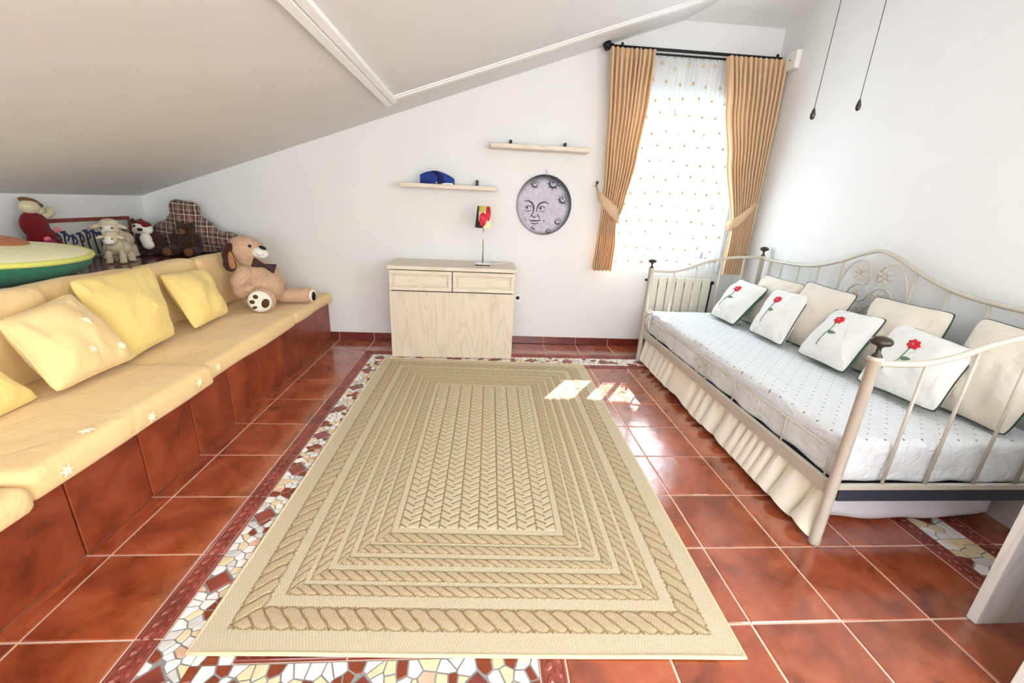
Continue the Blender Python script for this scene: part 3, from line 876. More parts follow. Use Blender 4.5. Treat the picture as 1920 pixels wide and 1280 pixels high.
def backc(label, y0, y1, lean, top, seed, x0=-.60, dz=0):
    t = thing('back_cushion', label, 'cushion', (-.66, (y0 + y1) / 2, SZ), 'backrest cushions leaning on the ledge')
    th = .11; H = top - SZ
    def f(w, n):
        k = (w.z - SZ) / H
        return Vector((w.x - lean * k, w.y, w.z))
    g = softbox(x0 - th, x0, y0 + .004, y1 - .004, SZ + .008, top, .032, 5, 30, 16, puff=.008, wr=.008, seed=seed, f=f, ws=5)
    weld(g.obj('cover', M['sofa'], t, True)); return t
backc('far backrest cushion behind the tan dog toy', 2.08, 2.862, .045, .815, 1)
backc('backrest cushion behind the small square yellow pillow', 1.60, 2.075, .045, .822, 2)
backc('backrest cushion half hidden behind the tall yellow pillow, tucked behind its neighbour', .94, 1.595, .045, .828, 3, -.615)
backc('nearest backrest cushion, tipped forward behind the star pillow', .10, .985, .035, .838, 4, -.565)

# throw pillows
pillow('throw_pillow', 'plump yellow-cream pillow cut off by the left edge of the picture', [(-.50, .18, .70), (-.52, .52, .74), (-.40, .64, .474), (-.36, .24, .470)], .15, M['yellow'], 3, facing=(1, 0, .5))
th, S1, n1 = pillow('throw_pillow', 'beige square pillow with pale stars leaning on the nearest backrest', [(-.504, .665, .769), (-.501, .985, .817), (-.32, 1.026, .498), (-.348, .649, .485)], .17, M['yellow_beige'], 5, facing=(1, 0, .5), n=30)
for (u, v) in ((.30, .25), (-.05, -.45), (.70, -.62)):
    decal(star_pts(u, v, .135, 6, .42), S1, M['pale_star'], 'woven_star', th, nrm=n1)
th, S2, n2 = pillow('throw_pillow', 'tall bright yellow pillow with a fabric button in its middle', [(-.592, 1.078, .85), (-.591, 1.591, .848), (-.407, 1.417, .488), (-.387, 1.015, .462)], .16, M['yellow'], 8, facing=(1, 0, .5), n=30)
c = S2(.22, -.10, 1)
G().lathe([(.001, .010), (.012, .009), (.019, .004), (.020, -.003)], (0, 0, 0), 14, axis='z').obj('button', M['yellow'], th, True).location = Vector(c) - th.location
o = [q for q in th.children if q.name.startswith('button')][0]
for vv in o.data.vertices: vv.co = vv.co + th.location       # geometry was built about the origin
o.rotation_euler = n2.to_track_quat('Z', 'Y').to_euler()
pillow('throw_pillow', 'small square yellow pillow with piped edge beside the dog toy', [(-.572, 1.609, .79), (-.561, 2.026, .769), (-.412, 1.949, .478), (-.406, 1.575, .470)], .14, M['yellow'], 11, facing=(1, 0, .5))
# ------------------------------------------------------------------ sideboard
sb = thing('sideboard', 'whitewashed oak sideboard with two framed drawers against the back wall', 'cabinet', (1.08, 2.64, 0))
X0, X1, F, Bk = .575, 1.588, 2.432, 2.853
g = G()
g.box(X0, X0 + .018, F, Bk, 0, .742, .001); g.box(X1 - .018, X1, F, Bk, 0, .742, .001); g.box(X0, X1, Bk - .012, Bk, 0, .742, 0); g.box(X0 + .018, X1 - .018, F + .004, Bk - .012, .02, .05, 0)
g.obj('carcass', M['wood_v'], sb)
G().box(X0 + .001, X1 - .001, F - .012, F + .004, .004, .568, .0015).obj('front_panel', M['wood_v'], sb)
g = G()
top = [(X0 - .010, F - .022), (X1 + .014, F - .022), (X1 + .014, Bk - .055), (X1 - .02, Bk + .012), (X0 + .022, Bk + .012), (X0 - .010, Bk - .045)]
bm = bmesh.new()
vs = [bm.verts.new((x, y, .744)) for x, y in top]; f_ = bm.faces.new(vs)
r = bmesh.ops.extrude_face_region(bm, geom=[f_]); bmesh.ops.translate(bm, vec=(0, 0, .030), verts=[q for q in r['geom'] if isinstance(q, bmesh.types.BMVert)])
bmesh.ops.recalc_face_normals(bm, faces=bm.faces); bmesh.ops.bevel(bm, geom=bm.edges[:], offset=.006, segments=3, profile=.5, affect='EDGES')
g.bm(bm).obj('worktop', M['wood_h'], sb)
for a, b in ((X0 + .004, 1.078), (1.084, X1 - .004)):
    z0, z1 = .577, .738
    d = G().box(a, b, F - .010, F + .006, z0, z1, .001).obj('drawer', M['wood_h'], sb)
    g = G()
    for (p, q, s_, t_) in ((a, b, z0, z0 + .030), (a, b, z1 - .030, z1), (a, a + .030, z0 + .030, z1 - .030), (b - .030, b, z0 + .030, z1 - .030)):
        g.box(p, q, F - .022, F - .010, s_, t_, .004)
    g.obj('drawer_frame', M['wood_h'], d)
    G().box(a + .040, b - .040, F - .019, F - .010, z0 + .040, z1 - .040, .005).obj('raised_field', M['wood_h'], d)

# table lamp on the sideboard
lx, ly, lz = 1.322, 2.62, .7755
lamp = thing('table_lamp', 'slim metal table lamp with a red tulip print shade on the sideboard', 'lamp', (lx, ly, lz))
G().box(lx - .062, lx + .062, ly - .062, ly + .062, lz + .008, lz + .020, .003).obj('base', M['chrome'], lamp)
for a in (-.05, .05):
    for b in (-.05, .05): G().lathe([(.007, 0), (.007, .009)], (lx + a, ly + b, lz), 8).obj('foot_pad', M['dark'], lamp)
G().tube([(lx, ly, lz + .02), (lx, ly, lz + .42)], .0055, 10).obj('stem', M['chrome'], lamp, True)
g = G(); n = 36; v = []; f = []
for i, (rr, zz) in enumerate(((.070, .305), (.070, .307), (.052, .474), (.052, .472), (.0505, .474), (.0685, .305))):
    for k in range(n): a = 2 * PI * k / n; v.append((lx + rr * math.cos(a), ly + rr * math.sin(a), lz + zz))
for i, j in ((0, 1), (1, 2), (2, 4), (4, 5), (5, 0)):
    for k in range(n): f.append((i * n + k, i * n + (k + 1) % n, j * n + (k + 1) % n, j * n + k))
sh = mesh_obj('lampshade', v, f, M['shade'], lamp, True)
g = G()
for a in (0, 2.1, 4.2): g.tube([(lx, ly, lz + .42), (lx + .051 * math.cos(a), ly + .051 * math.sin(a), lz + .466)], .0016, 5)
g.lathe([(.012, .42), (.012, .45), (.004, .452)], (lx, ly, lz), 10)
g.obj('shade_fitting', M['chrome'], lamp)
cable = [(lx + .05, ly, lz + .012), (lx + .10, ly + .05, lz + .004), (lx + .18, ly + .13, lz + .0035), (lx + .262, ly + .18, lz + .0035), (lx + .290, ly + .212, lz - .02), (lx + .297, ly + .225, lz - .16), (lx + .297, ly + .235, lz - .31)]
G().tube(cable, .0028, 6).obj('cable', M['white_plastic'], lamp, True)

# wall shelves
def shelf(label, x0, x1, z, hooks, lip):
    t = thing('wall_shelf', label, 'shelf', ((x0 + x1) / 2, YB - .08, z), 'whitewashed wall shelves')
    bm = bmesh.new()
    F_ = YB - .172
    P = [(x0 + .01, F_), (x1 - .006, F_), (x1, F_ + .012), (x1, YB - .001), (x0, YB - .001), (x0, F_ + .012)]
    f0 = bm.faces.new([bm.verts.new((x, y, z - .033)) for x, y in P])
    r = bmesh.ops.extrude_face_region(bm, geom=[f0]); bmesh.ops.translate(bm, vec=(0, 0, .033), verts=[q for q in r['geom'] if isinstance(q, bmesh.types.BMVert)])
    bmesh.ops.recalc_face_normals(bm, faces=bm.faces); bmesh.ops.bevel(bm, geom=bm.edges[:], offset=.004, segments=2, profile=.5, affect='EDGES')
    G().bm(bm).obj('board', M['wood_h'], t)
    for hx in hooks:
        g = G(); g.box(hx - .010, hx + .010, YB - .062, YB - .002, z + .001, z + lip, .004)
        g.obj('bracket', M['black'], t)
shelf('upper whitewashed wall shelf, empty, with two black brackets', 1.356, 2.178, 1.735, (1.53, 1.985), .042)
shelf('lower whitewashed wall shelf with the blue object on it', .618, 1.428, 1.404, (.86, 1.26), .050)
# blue felt object on the lower shelf: arched band with a darker folded flap in front
bx, by, bz = .935, 2.735, 1.4045
hat = thing('felt_cap', 'blue arched felt cap with a darker front flap on the lower shelf', 'cap', (bx, by, bz))
n = 24; v = []; f = []
for i in range(n + 1):
    u = i / n * 2 - 1
    x = bx + u * .138; h = .060 + .040 * (1 - abs(u - .0) ** 2.0) - .010 * u
    yc = by - .028 * (1 - u * u)
    for (dy, zz) in ((-.010, .006), (-.012, h * .6), (-.004, h), (.030, h * .95), (.045, .006)):
        v.append((x, yc + dy, bz + zz - .004))
for i in range(n):
    for k in range(5): f.append((i * 5 + k, (i + 1) * 5 + k, (i + 1) * 5 + (k + 1) % 5, i * 5 + (k + 1) % 5))
f += [tuple(range(5)), tuple(n * 5 + k for k in range(4, -1, -1))]
mesh_obj('crown', v, f, M['bluefelt'], hat, True)
v = []; f = []
for i in range(13):
    u = i / 12; a = u * PI * .55
    x = bx + .005 + .055 * math.sin(a) ; z_ = .098 - .092 * (u ** 1.5)
    for (dx, dy) in ((-.055, -.034), (.0, -.056), (.003, -.050), (-.055, -.026)):
        v.append((x + dx, by + dy - .006 * u, bz + z_))
for i in range(12):
    for k in range(4): f.append((i * 4 + k, (i + 1) * 4 + k, (i + 1) * 4 + (k + 1) % 4, i * 4 + (k + 1) % 4))
f += [(0, 1, 2, 3), (51, 50, 49, 48)]
mesh_obj('flap', v, f, M['bluedark'], hat, True)
g = G(); g.box(bx + .040, bx + .130, by - .040, by + .01, bz + .0, bz + .010, .002); g.tube([(bx - .006, by - .052, bz + .012), (bx - .001, by - .058, bz + .003), (bx + .004, by - .054, bz + .014)], .0022, 6)
g.obj('white_edging', M['white_plastic'], hat)

# moon plaque
mx0, mz0 = 1.845, 1.278
moon = thing('moon_plaque', 'round painted grey moon plaque with a smiling face hanging on the wall', 'wall decoration', (mx0, YB - .012, mz0))
g = G(); n = 48
prof = [(0.001, -.020), (.12, -.020), (.20, -.018), (.232, -.013), (.241, -.004), (.241, .010), (.001, .010)]
v = [];
for (r_, h) in prof:
    for k in range(n): a = 2 * PI * k / n; v.append((mx0 + r_ * math.cos(a), YB - .012 + h, mz0 + r_ * 1.045 * math.sin(a)))
f = [(i * n + k, (i + 1) * n + k, (i + 1) * n + (k + 1) % n, i * n + (k + 1) % n) for i in range(len(prof) - 1) for k in range(n)]
mesh_obj('disc', v, f, M['moon'], moon, True)
MY = YB - .0325
def stroke(name, pts, r, mat=None, parent=moon):
    """painted line in slight relief; pts in (dx, dz) about the plaque centre"""
    P = []
    for i in range(len(pts) - 1):
        for q in range(5):
            t_ = q / 5
            p0 = pts[max(i - 1, 0)]; p1 = pts[i]; p2 = pts[i + 1]; p3 = pts[min(i + 2, len(pts) - 1)]
            P.append(tuple(.5 * (2 * p1[a] + (p2[a] - p0[a]) * t_ + (2 * p0[a] - 5 * p1[a] + 4 * p2[a] - p3[a]) * t_ * t_ + (-p0[a] + 3 * p1[a] - 3 * p2[a] + p3[a]) * t_ ** 3) for a in (0, 1)))
    P.append(pts[-1])
    L = len(P)
    rad = [r * (.35 + .65 * math.sin(PI * (i + .5) / L)) for i in range(L)]
    return G().tube([(mx0 + a, MY, mz0 + b) for a, b in P], rad, 6).obj(name, mat or M['ink'], parent, True)
PX = 1 / 213.0 / 8.53    # metres per pixel of the close-up
def q(x, y): return ((x - 682) * .000555, (640 - y) * .000545)
stroke('eyebrow', [q(370, 592), q(430, 586), q(480, 610), q(512, 660), q(518, 730), q(500, 780)], .0075)
stroke('eyebrow', [q(760, 622), q(710, 596), q(650, 598), q(600, 630), q(570, 690), q(566, 750)], .0065)
for cx in (440, 655):
    stroke('eyelid', [q(cx - 62, 690), q(cx - 30, 664), q(cx + 10, 660), q(cx + 52, 680)], .004)
    stroke('eyelid', [q(cx - 55, 726), q(cx, 740), q(cx + 50, 728)], .003)
    stroke('iris', [q(cx - 42, 688), q(cx - 26, 690), q(cx - 12, 688)], .010)
stroke('nose', [q(497, 770), q(500, 810), q(535, 832), q(575, 806)], .004)
stroke('nose', [q(455, 835), q(480, 815), q(496, 790)], .003); stroke('nose', [q(586, 780), q(605, 820), q(635, 850)], .004)
stroke('mouth', [q(452, 872), q(500, 884), q(545, 884), q(600, 880), q(640, 866)], .0065)
stroke('mouth', [q(484, 910), q(530, 930), q(580, 926), q(608, 905)], .005)
stroke('chin', [q(500, 975), q(520, 1005), q(560, 1015)], .006)
stroke('dimple', [q(400, 868), q(412, 876)], .006); stroke('dimple', [q(680, 876), q(700, 882)], .006)
for (cx, cy, r_) in ((515, 330, 44), (803, 308, 62), (968, 540, 52), (912, 880, 40), (772, 1036, 30)):
    ringp = [q(cx + r_ * math.cos(a * PI / 6), cy + r_ * math.sin(a * PI / 6)) for a in range(12)]
    su = G().tube([(mx0 + a, MY + .001, mz0 + b) for a, b in ringp], [r_ * .00009 * (1.6 if 1 < i < 7 else .7) for i in range(12)], 6, closed=True).obj('sun_ring', M['ink'], moon, True)
    stroke('sun_core', [q(cx - r_ * .35, cy - r_ * .1), q(cx - r_ * .1, cy - r_ * .35), q(cx + r_ * .2, cy - r_ * .2)], r_ * .00012, parent=su)
    g = G()
    for a in range(9):
        an = a * 2 * PI / 9 + .3; p0 = q(cx + r_ * 1.35 * math.cos(an), cy + r_ * 1.35 * math.sin(an)); p1 = q(cx + r_ * 1.75 * math.cos(an), cy + r_ * 1.75 * math.sin(an))
        g.tube([(mx0 + p0[0], MY + .002, mz0 + p0[1]), (mx0 + p1[0], MY + .002, mz0 + p1[1])], [r_ * .0001, r_ * .00003], 5)
    g.obj('sun_rays', M['ink'], su, True)
G().tube([(mx0 + .004, YB - .002, mz0 + .290), (mx0 + .003, YB - .02, mz0 + .287), (mx0 + .004, YB - .034, mz0 + .255), (mx0 + .006, YB - .034, mz0 + .235)], .0028, 6).obj('hanging_hook', M['chrome'], moon, True)

# socket, sensor box
t = thing('wall_socket', 'white wall socket beside the sideboard', 'socket', (1.648, YB - .006, .443))
G().box(1.606, 1.682, YB - .010, YB, .402, .486, .003).obj('plate', M['white_plastic'], t)
g = G(); g.lathe([(.017, -.012), (.017, -.004), (.001, -.004)], (1.655, YB, .446), 16, axis='y'); g.obj('outlet', M['dark'], t)
t = thing('motion_sensor', 'small white sensor box on the wall in the corner beside the right curtain', 'sensor', (XR - .03, 2.69, 2.43))
G().box(XR - .042, XR - .0005, 2.60, 2.72, 2.365, 2.490, .006).obj('housing', M['white_plastic'], t)
G().ell((XR - .043, 2.665, 2.43), (.004, .006, .006)).obj('indicator', M['dark'], t)

# pull cords
def cord(label, x, y, z0, lean):
    zt = cz(x)
    t = thing('pull_cord', label, 'pull cord', (x, y, z0), 'hanging pull cords')
    G().tube([(x, y, z0 + .02), (x + lean * .5, y, z0 + .4), (x + lean, y, zt)], .0016, 6).obj('cord', M['chrome'] if False else M['ink'], t)
    G().lathe([(.002, .040), (.005, .034), (.010, .014), (.009, .002), (.003, -.004)], (x, y, z0), 12).obj('toggle', M['finial'], t, True)
cord('left hanging pull cord with dark toggle, the lower one', 2.680, .9, 1.672, .006)
cord('right hanging pull cord with dark toggle, the higher one', 2.868, .9, 1.715, -.004)

# ------------------------------------------------------------------ radiator
rad = thing('radiator', 'cream column radiator under the window behind the daybed end', 'radiator', (3.15, 2.79, .10))
for k in range(7):
    x0 = 2.858 + k * .0828
    f_ = G().box(x0, x0 + .076, 2.762, 2.79, .115, .700, .007).obj('fin', M['radiator'], rad)
    g = G(); g.box(x0 + .010, x0 + .066, 2.79, 2.835, .13, .685, .004); g.obj('fin_core', M['radiator'], f_)
    if k < 6: G().box(x0 + .0765, x0 + .0825, 2.770, 2.80, .60, .66).obj('air_slot', M['dark'], rad)
g = G()
g.tube([(2.862, 2.815, .665), (2.83, 2.815, .665)], .012, 8); g.tube([(3.43, 2.815, .655), (3.475, 2.815, .655)], .013, 10); g.lathe([(.016, 0), (.016, .03), (.010, .034)], (3.455, 2.815, .655), 12, axis='x')
g.tube([(3.47, 2.815, .64), (3.47, 2.83, .10), (3.47, 2.862, .10)], .007, 8)
g.obj('valve', M['black'], rad, True)
g = G()
for x in (2.95, 3.35): g.box(x, x + .02, 2.83, YB, .58, .62)
g.obj('wall_bracket', M['radiator'], rad)

# ------------------------------------------------------------------ window
win = G()
yw = YB + .15
for (a, b, c, d) in ((WX0, WX0 + .05, WZ0, WZ1), (WX1 - .05, WX1, WZ0, WZ1), (WX0, WX1, WZ0, WZ0 + .05), (WX0, WX1, WZ1 - .05, WZ1), ((WX0 + WX1) / 2 - .035, (WX0 + WX1) / 2 + .035, WZ0, WZ1)):
    win.box(a, b, yw, yw + .05, c, d)
win = struct('window_1', win.v, win.f, M['trim'])
for a, b in ((WX0 + .05, (WX0 + WX1) / 2 - .035), ((WX0 + WX1) / 2 + .035, WX1 - .05)):
    G().box(a, b, yw + .022, yw + .028, WZ0 + .05, WZ1 - .05).obj('pane', M['glass'], win)
G().box(WX0 - .02, WX1 + .02, YB - .012, YB + .15, WZ0 - .03, WZ0, .003).obj('window_sill', M['trim'], win)
ev = G().box(WX0 - .4, WX1 + .5, YB + T, YB + T + .92, 2.30, 2.42)
struct('added_eave', ev.v, ev.f, M['trim'])      # unseen eave added to cut off the top of the sun patch

# curtain rod
rod = thing('curtain_rod', 'black iron curtain rod with ornate round finial over the window', 'curtain rod', (2.96, 2.765, 2.47))
def rz_(x): return 2.470 - (x - 2.27) * .002
G().tube([(2.275, 2.765, rz_(2.275)), (3.66, 2.765, rz_(3.66))], .011, 10).obj('pole', M['black'], rod, True)
G().tube([(2.30, 2.795, rz_(2.3) - .022), (3.66, 2.795, rz_(3.66) - .022)], .008, 8).obj('rear_pole', M['black'], rod, True)
g = G(); g.lathe([(.010, .03), (.020, .022), (.015, .012), (.030, -.004), (.034, -.022), (.028, -.040), (.012, -.052), (.004, -.058)], (2.265, 2.765, 2.47), 16, axis='x')
for k in range(6):
    a = k * PI / 3; g.ell((2.245, 2.765 + .03 * math.cos(a), 2.47 + .03 * math.sin(a)), (.018, .007, .007))
g.obj('finial', M['black'], rod, True)
for x in (2.36, 3.62):
    g = G(); g.tube([(x, YB - .002, 2.468), (x, 2.765, 2.466)], .007, 8); g.lathe([(.022, -.006), (.022, 0)], (x, YB - .001, 2.468), 14, axis='y'); g.ell((x, 2.765, 2.468), (.016, .018, .018))
    g.lathe([(.008, .012), (.012, .024), (.004, .034)], (x, 2.765, 2.466), 10)
    g.obj('bracket', M['black'], rod, True)
me_h = None
for k in range(22):
    x = 2.62 + k * .029 if k < 22 else 0
    if me_h is None:
        o = G().tube([(x, 2.778, 2.452), (x, 2.778, 2.434), (x + .003, 2.785, 2.425)], .0022, 5).obj('curtain_hook', M['black'], rod); me_h = o; x00 = x
    else:
        if k % 2: continue
        o = me_h.copy(); COL.objects.link(o); o.location = (x - x00, 0, 0)

# drapes gathered by tiebacks
def interp(tab, z):
    for (z1, a), (z0, b) in zip(tab[:-1], tab[1:]):
        if z <= z1 and z >= z0:
            t_ = (z1 - z) / (z1 - z0); t_ = t_ * t_ * (3 - 2 * t_) * .5 + t_ * .5
            return a + (b - a) * t_
    return tab[0][1] if z > tab[0][0] else tab[-1][1]
def drape(name, label, left, right, z0, z1, y, pleats, amp, mat, seed, nu=220, nv=70, yfn=None, group=None):
    v = []; f = []
    cx = (interp(left, 1.6) + interp(right, 1.6)) / 2
    for j in range(nv + 1):
        z = z1 + (z0 - z1) * j / nv
        a, b = interp(left, z), interp(right, z)
        for i in range(nu + 1):
            u = i / nu
            w = u * pleats * 2 * PI + .5 * math.sin(u * 9 + seed) + .35 * noise.noise(Vector((u * 4, z * 1.2, seed)))
            head = max(0, min(1, (z1 - z) / .10))
            aa = amp * (.55 + .45 * head) * (1 + .5 * noise.noise(Vector((u * 6 + seed, z * 2.2, 1))))
            # heading tape: fine gathers
            fine = .006 * math.sin(u * pleats * 2 * PI * 2.6) * (1 - head)
            yy = y + (aa * (1 - 2 * abs(math.sin(w / 2)) ** .6) if mat is M['curtain'] else aa * math.sin(w)) + fine + (yfn(u, z) if yfn else 0)
            v.append((a + (b - a) * (u + .008 * math.sin(2 * w)), yy, z + .004 * math.sin(u * 31 + seed) * (1 if j == nv else 0)))
    for j in range(nv):
        for i in range(nu): f.append((j * (nu + 1) + i, j * (nu + 1) + i + 1, (j + 1) * (nu + 1) + i + 1, (j + 1) * (nu + 1) + i))
    t = thing(name, label, 'curtain', (cx, y, z0), group)
    mesh_obj('cloth', v, f, mat, t, True)
    return t
Ll = [(2.45, 2.262), (1.86, 2.300), (1.45, 2.322), (1.23, 2.322), (1.0, 2.312), (.75, 2.295)]
Lr = [(2.45, 2.625), (2.07, 2.612), (1.67, 2.572), (1.285, 2.508), (1.16, 2.462), (.97, 2.476), (.75, 2.468)]
Rl = [(2.45, 3.195), (2.10, 3.262), (1.71, 3.356), (1.19, 3.495), (1.05, 3.500), (.75, 3.492)]
Rr = [(2.45, 3.690), (2.01, 3.700), (1.51, 3.694), (1.25, 3.684), (1.06, 3.684), (.75, 3.684)]
cl = drape('curtain', 'left peach curtain gathered by a tieback beside the window', Ll, Lr, .750, 2.452, 2.732, 10, .034, M['curtain'], 1.0)
cr = drape('curtain', 'right peach curtain gathered by a tieback in the corner', Rl, Rr, .758, 2.450, 2.732, 12, .034, M['curtain'], 4.0)
def tie(label, pts, w, hook, th):
    t = thing('tieback', label, 'tieback', pts[-1])
    n = len(pts); v = []; f = []
    for i, p in enumerate(pts):
        ww = w[i]
        for s_ in (-1, 1):
            v.append((p[0], p[1], p[2] + s_ * ww / 2)); v.append((p[0], p[1] + .006, p[2] + s_ * ww / 2))
    for i in range(n - 1):
        a, b = i * 4, (i + 1) * 4
        f += [(a, b, b + 2, a + 2), (a + 1, a + 3, b + 3, b + 1), (a, a + 1, b + 1, b), (a + 2, b + 2, b + 3, a + 3)]
    f += [(0, 2, 3, 1), ((n - 1) * 4, (n - 1) * 4 + 1, (n - 1) * 4 + 3, (n - 1) * 4 + 2)]
    mesh_obj('band', v, f, M['curtain'], t, True)
    g = G(); hx, hz = hook; g.tube([(hx, YB, hz), (hx, YB - .05, hz), (hx, YB - .06, hz + .02)], .005, 8); g.ell((hx, YB - .06, hz + .028), (.013, .013, .013))
    g.obj('hook', M['finial'], t, True)
tie('peach tieback sash around the left curtain', [(2.285, 2.85, 1.47), (2.282, 2.80, 1.44), (2.288, 2.73, 1.38), (2.33, 2.700, 1.325), (2.40, 2.694, 1.27), (2.46, 2.700, 1.225), (2.49, 2.735, 1.205), (2.485, 2.80, 1.20)], [.02, .03, .07, .10, .115, .115, .11, .09], (2.285, 1.455), 0)
tie('peach tieback sash around the right curtain in the corner', [(3.692, 2.85, 1.44), (3.692, 2.79, 1.42), (3.686, 2.72, 1.385), (3.64, 2.698, 1.33), (3.58, 2.692, 1.27), (3.52, 2.694, 1.215), (3.485, 2.71, 1.19), (3.475, 2.76, 1.18)], [.02, .03, .05, .075, .095, .10, .10, .08], (3.692, 1.425), 0)
# sheers
SHL = [(2.44, 2.50), (.775, 2.46)]; SHM = [(2.44, 3.03), (1.9, 3.01), (1.3, 2.95), (.775, 2.95)]
SHN = [(2.44, 2.93), (1.9, 2.965), (1.3, 2.945), (.775, 2.92)]; SHR = [(2.44, 3.50), (.775, 3.52)]
s1 = drape('sheer_curtain', 'left white sheer curtain with small stars in front of the window', SHL, SHM, .765, 2.440, 2.812, 13, .007, M['sheer'], 7.0, nu=200, nv=40, group='sheer window curtains')
s2 = drape('sheer_curtain', 'right white sheer curtain with small stars in front of the window', SHN, SHR, .765, 2.438, 2.800, 13, .007, M['sheer'], 9.0, nu=200, nv=40, group='sheer window curtains')
rnd = random.Random(4); smesh = None
for r_ in range(14):
    for c_ in range(9):
        x = 2.53 + c_ * .112 + (.056 if r_ % 2 else 0) + rnd.uniform(-.012, .012); z = .84 + r_ * .118 + rnd.uniform(-.02, .02)
        if x > 3.46: continue
        par = s1 if x < 2.94 else s2; y = 2.796 if x < 2.94 else 2.783
        if smesh is None:
            pts = star_pts(0, 0, .018, 5, .45, PI / 2); n = len(pts)
            smesh = bpy.data.meshes.new('embroidered_star')
            smesh.from_pydata([(a, -.001, b) for a, b in pts] + [(a, .001, b) for a, b in pts] + [(0, -.001, 0)], [], [(i, (i + 1) % n, 2 * n) for i in range(n)] + [(i, i + n, (i + 1) % n + n, (i + 1) % n) for i in range(n)])
            smesh.materials.append(M['star_tan'])
        place(smesh, 'embroidered_star', par, (x, y, z), (0, rnd.uniform(0, 6), rnd.uniform(-.7, .7)))
# ------------------------------------------------------------------ daybed
bed = thing('daybed', 'cream metal daybed with scrolled back and dark finials along the right wall', 'daybed', (3.19, 1.386, 0))
FX, BXX, Y0, Y1 = 2.735, 3.655, .335, 2.440
CM = M['cream_metal']
def post(x, y, h):
    p = G().lathe([(.014, 0), (.021, .006), (.021, .03), (.0195, .04), (.0195, h - .012), (.024, h - .010), (.024, h), (.018, h + .004)], (x, y, 0), 16).obj('post', CM, bed, True)
    G().lathe([(.018, .0), (.017, .008), (.008, .020), (.007, .036), (.014, .044), (.030, .050), (.034, .058), (.033, .066), (.024, .074), (.008, .079)], (x, y, h), 18).obj('finial', M['finial'], p, True)['label'] = 'dark bronze mushroom finial'
for x, h in ((FX - .015, .822), (BXX, .955)):
    for y in (Y0, Y1): post(x, y, h)
def curve(pts, n=6):
    P = []
    for i in range(len(pts) - 1):
        p0 = Vector(pts[max(i - 1, 0)]); p1 = Vector(pts[i]); p2 = Vector(pts[i + 1]); p3 = Vector(pts[min(i + 2, len(pts) - 1)])
        for q_ in range(n):
            t_ = q_ / n
            P.append(.5 * (2 * p1 + (p2 - p0) * t_ + (2 * p0 - 5 * p1 + 4 * p2 - p3) * t_ ** 2 + (-p0 + 3 * p1 - 3 * p2 + p3) * t_ ** 3))
    P.append(Vector(pts[-1])); return P
ends = [(FX - .01, .803), (2.80, .799), (2.915, .803), (3.035, .834), (3.159, .883), (3.30, .920), (3.45, .940), (BXX, .945)]
def ez(x):
    for (a, za), (b, zb) in zip(ends[:-1], ends[1:]):
        if a <= x <= b: return za + (zb - za) * (x - a) / (b - a)
    return .8
for y in (Y0, Y1):
    G().tube(curve([(x, y, z) for x, z in ends]), .0115, 10).obj('end_rail', CM, bed, True)
    G().box(FX - .01, BXX, y - .008, y + .008, .268, .292, .003).obj('bottom_rail', CM, bed)
    for x in (2.922, 3.106, 3.315, 3.50):
        G().tube([(x, y, .285), (x, y, ez(x))], .0062, 8).obj('spindle', CM, bed, True)
# front side: flat bar, thin upper rod, uprights and a scroll
G().box(FX - .012, FX + .010, Y0, Y1, .226, .284, .003).obj('front_bar', CM, bed)
G().tube([(FX, Y0, .410), (FX, Y1, .410)], .0045, 8).obj('front_rod', CM, bed, True)
for y in (.40, .665, 1.075, 1.86, 2.15, 2.38):
    G().tube([(FX, y, .28), (FX, y, .415)], .0045, 8).obj('upright', CM, bed, True)
cyc = 1.43
for s_ in (-1, 1):
    pts = [(0, .285), (.045, .290), (.085, .315), (.092, .355), (.065, .385), (.030, .375), (.018, .345), (.035, .328), (.052, .340)]
    G().tube(curve([(FX - .004, cyc + s_ * a, b) for a, b in pts]), .0045, 8).obj('front_scroll', CM, bed, True)
# back
mid = 1.386
prof = [(2.440, .945), (2.33, .937), (2.11, .940), (1.96, .948), (1.821, .969), (1.648, 1.022), (1.51, 1.080), (1.386, 1.112)]
full = prof + [(2 * mid - y, z) for y, z in prof[-2::-1]]
G().tube(curve([(BXX, y, z) for y, z in full], 8), .0115, 10).obj('back_rail', CM, bed, True)
G().tube([(BXX, Y0, .29), (BXX, Y1, .29)], .010, 10).obj('back_rail', CM, bed, True)
def bz_(y):
    y = mid + abs(y - mid); P = sorted(prof)
    for (a, za), (b, zb) in zip(P[:-1], P[1:]):
        if a <= y <= b: return za + (zb - za) * (y - a) / (b - a)
    return .95
for dy in (.245, .43, .615, .80, .95):
    for s_ in (-1, 1):
        y = mid + s_ * dy
        G().tube([(BXX, y, .29), (BXX, y, bz_(y))], .0062, 8).obj('back_spindle', CM, bed, True)
big = [(.228, .60), (.236, .76), (.236, .84), (.226, .905), (.195, .985), (.145, 1.035), (.088, 1.045), (.040, 1.015), (.020, .965), (.036, .918), (.075, .905)]
small = [(.160, .790), (.158, .830), (.136, .878), (.088, .905), (.036, .892), (.012, .856), (.022, .822), (.055, .805)]
spi = [(.095, .66), (.085, .72), (.055, .775), (.005, .802), (-.045, .790), (-.062, .760), (-.045, .738), (-.020, .745), (-.022, .765)]
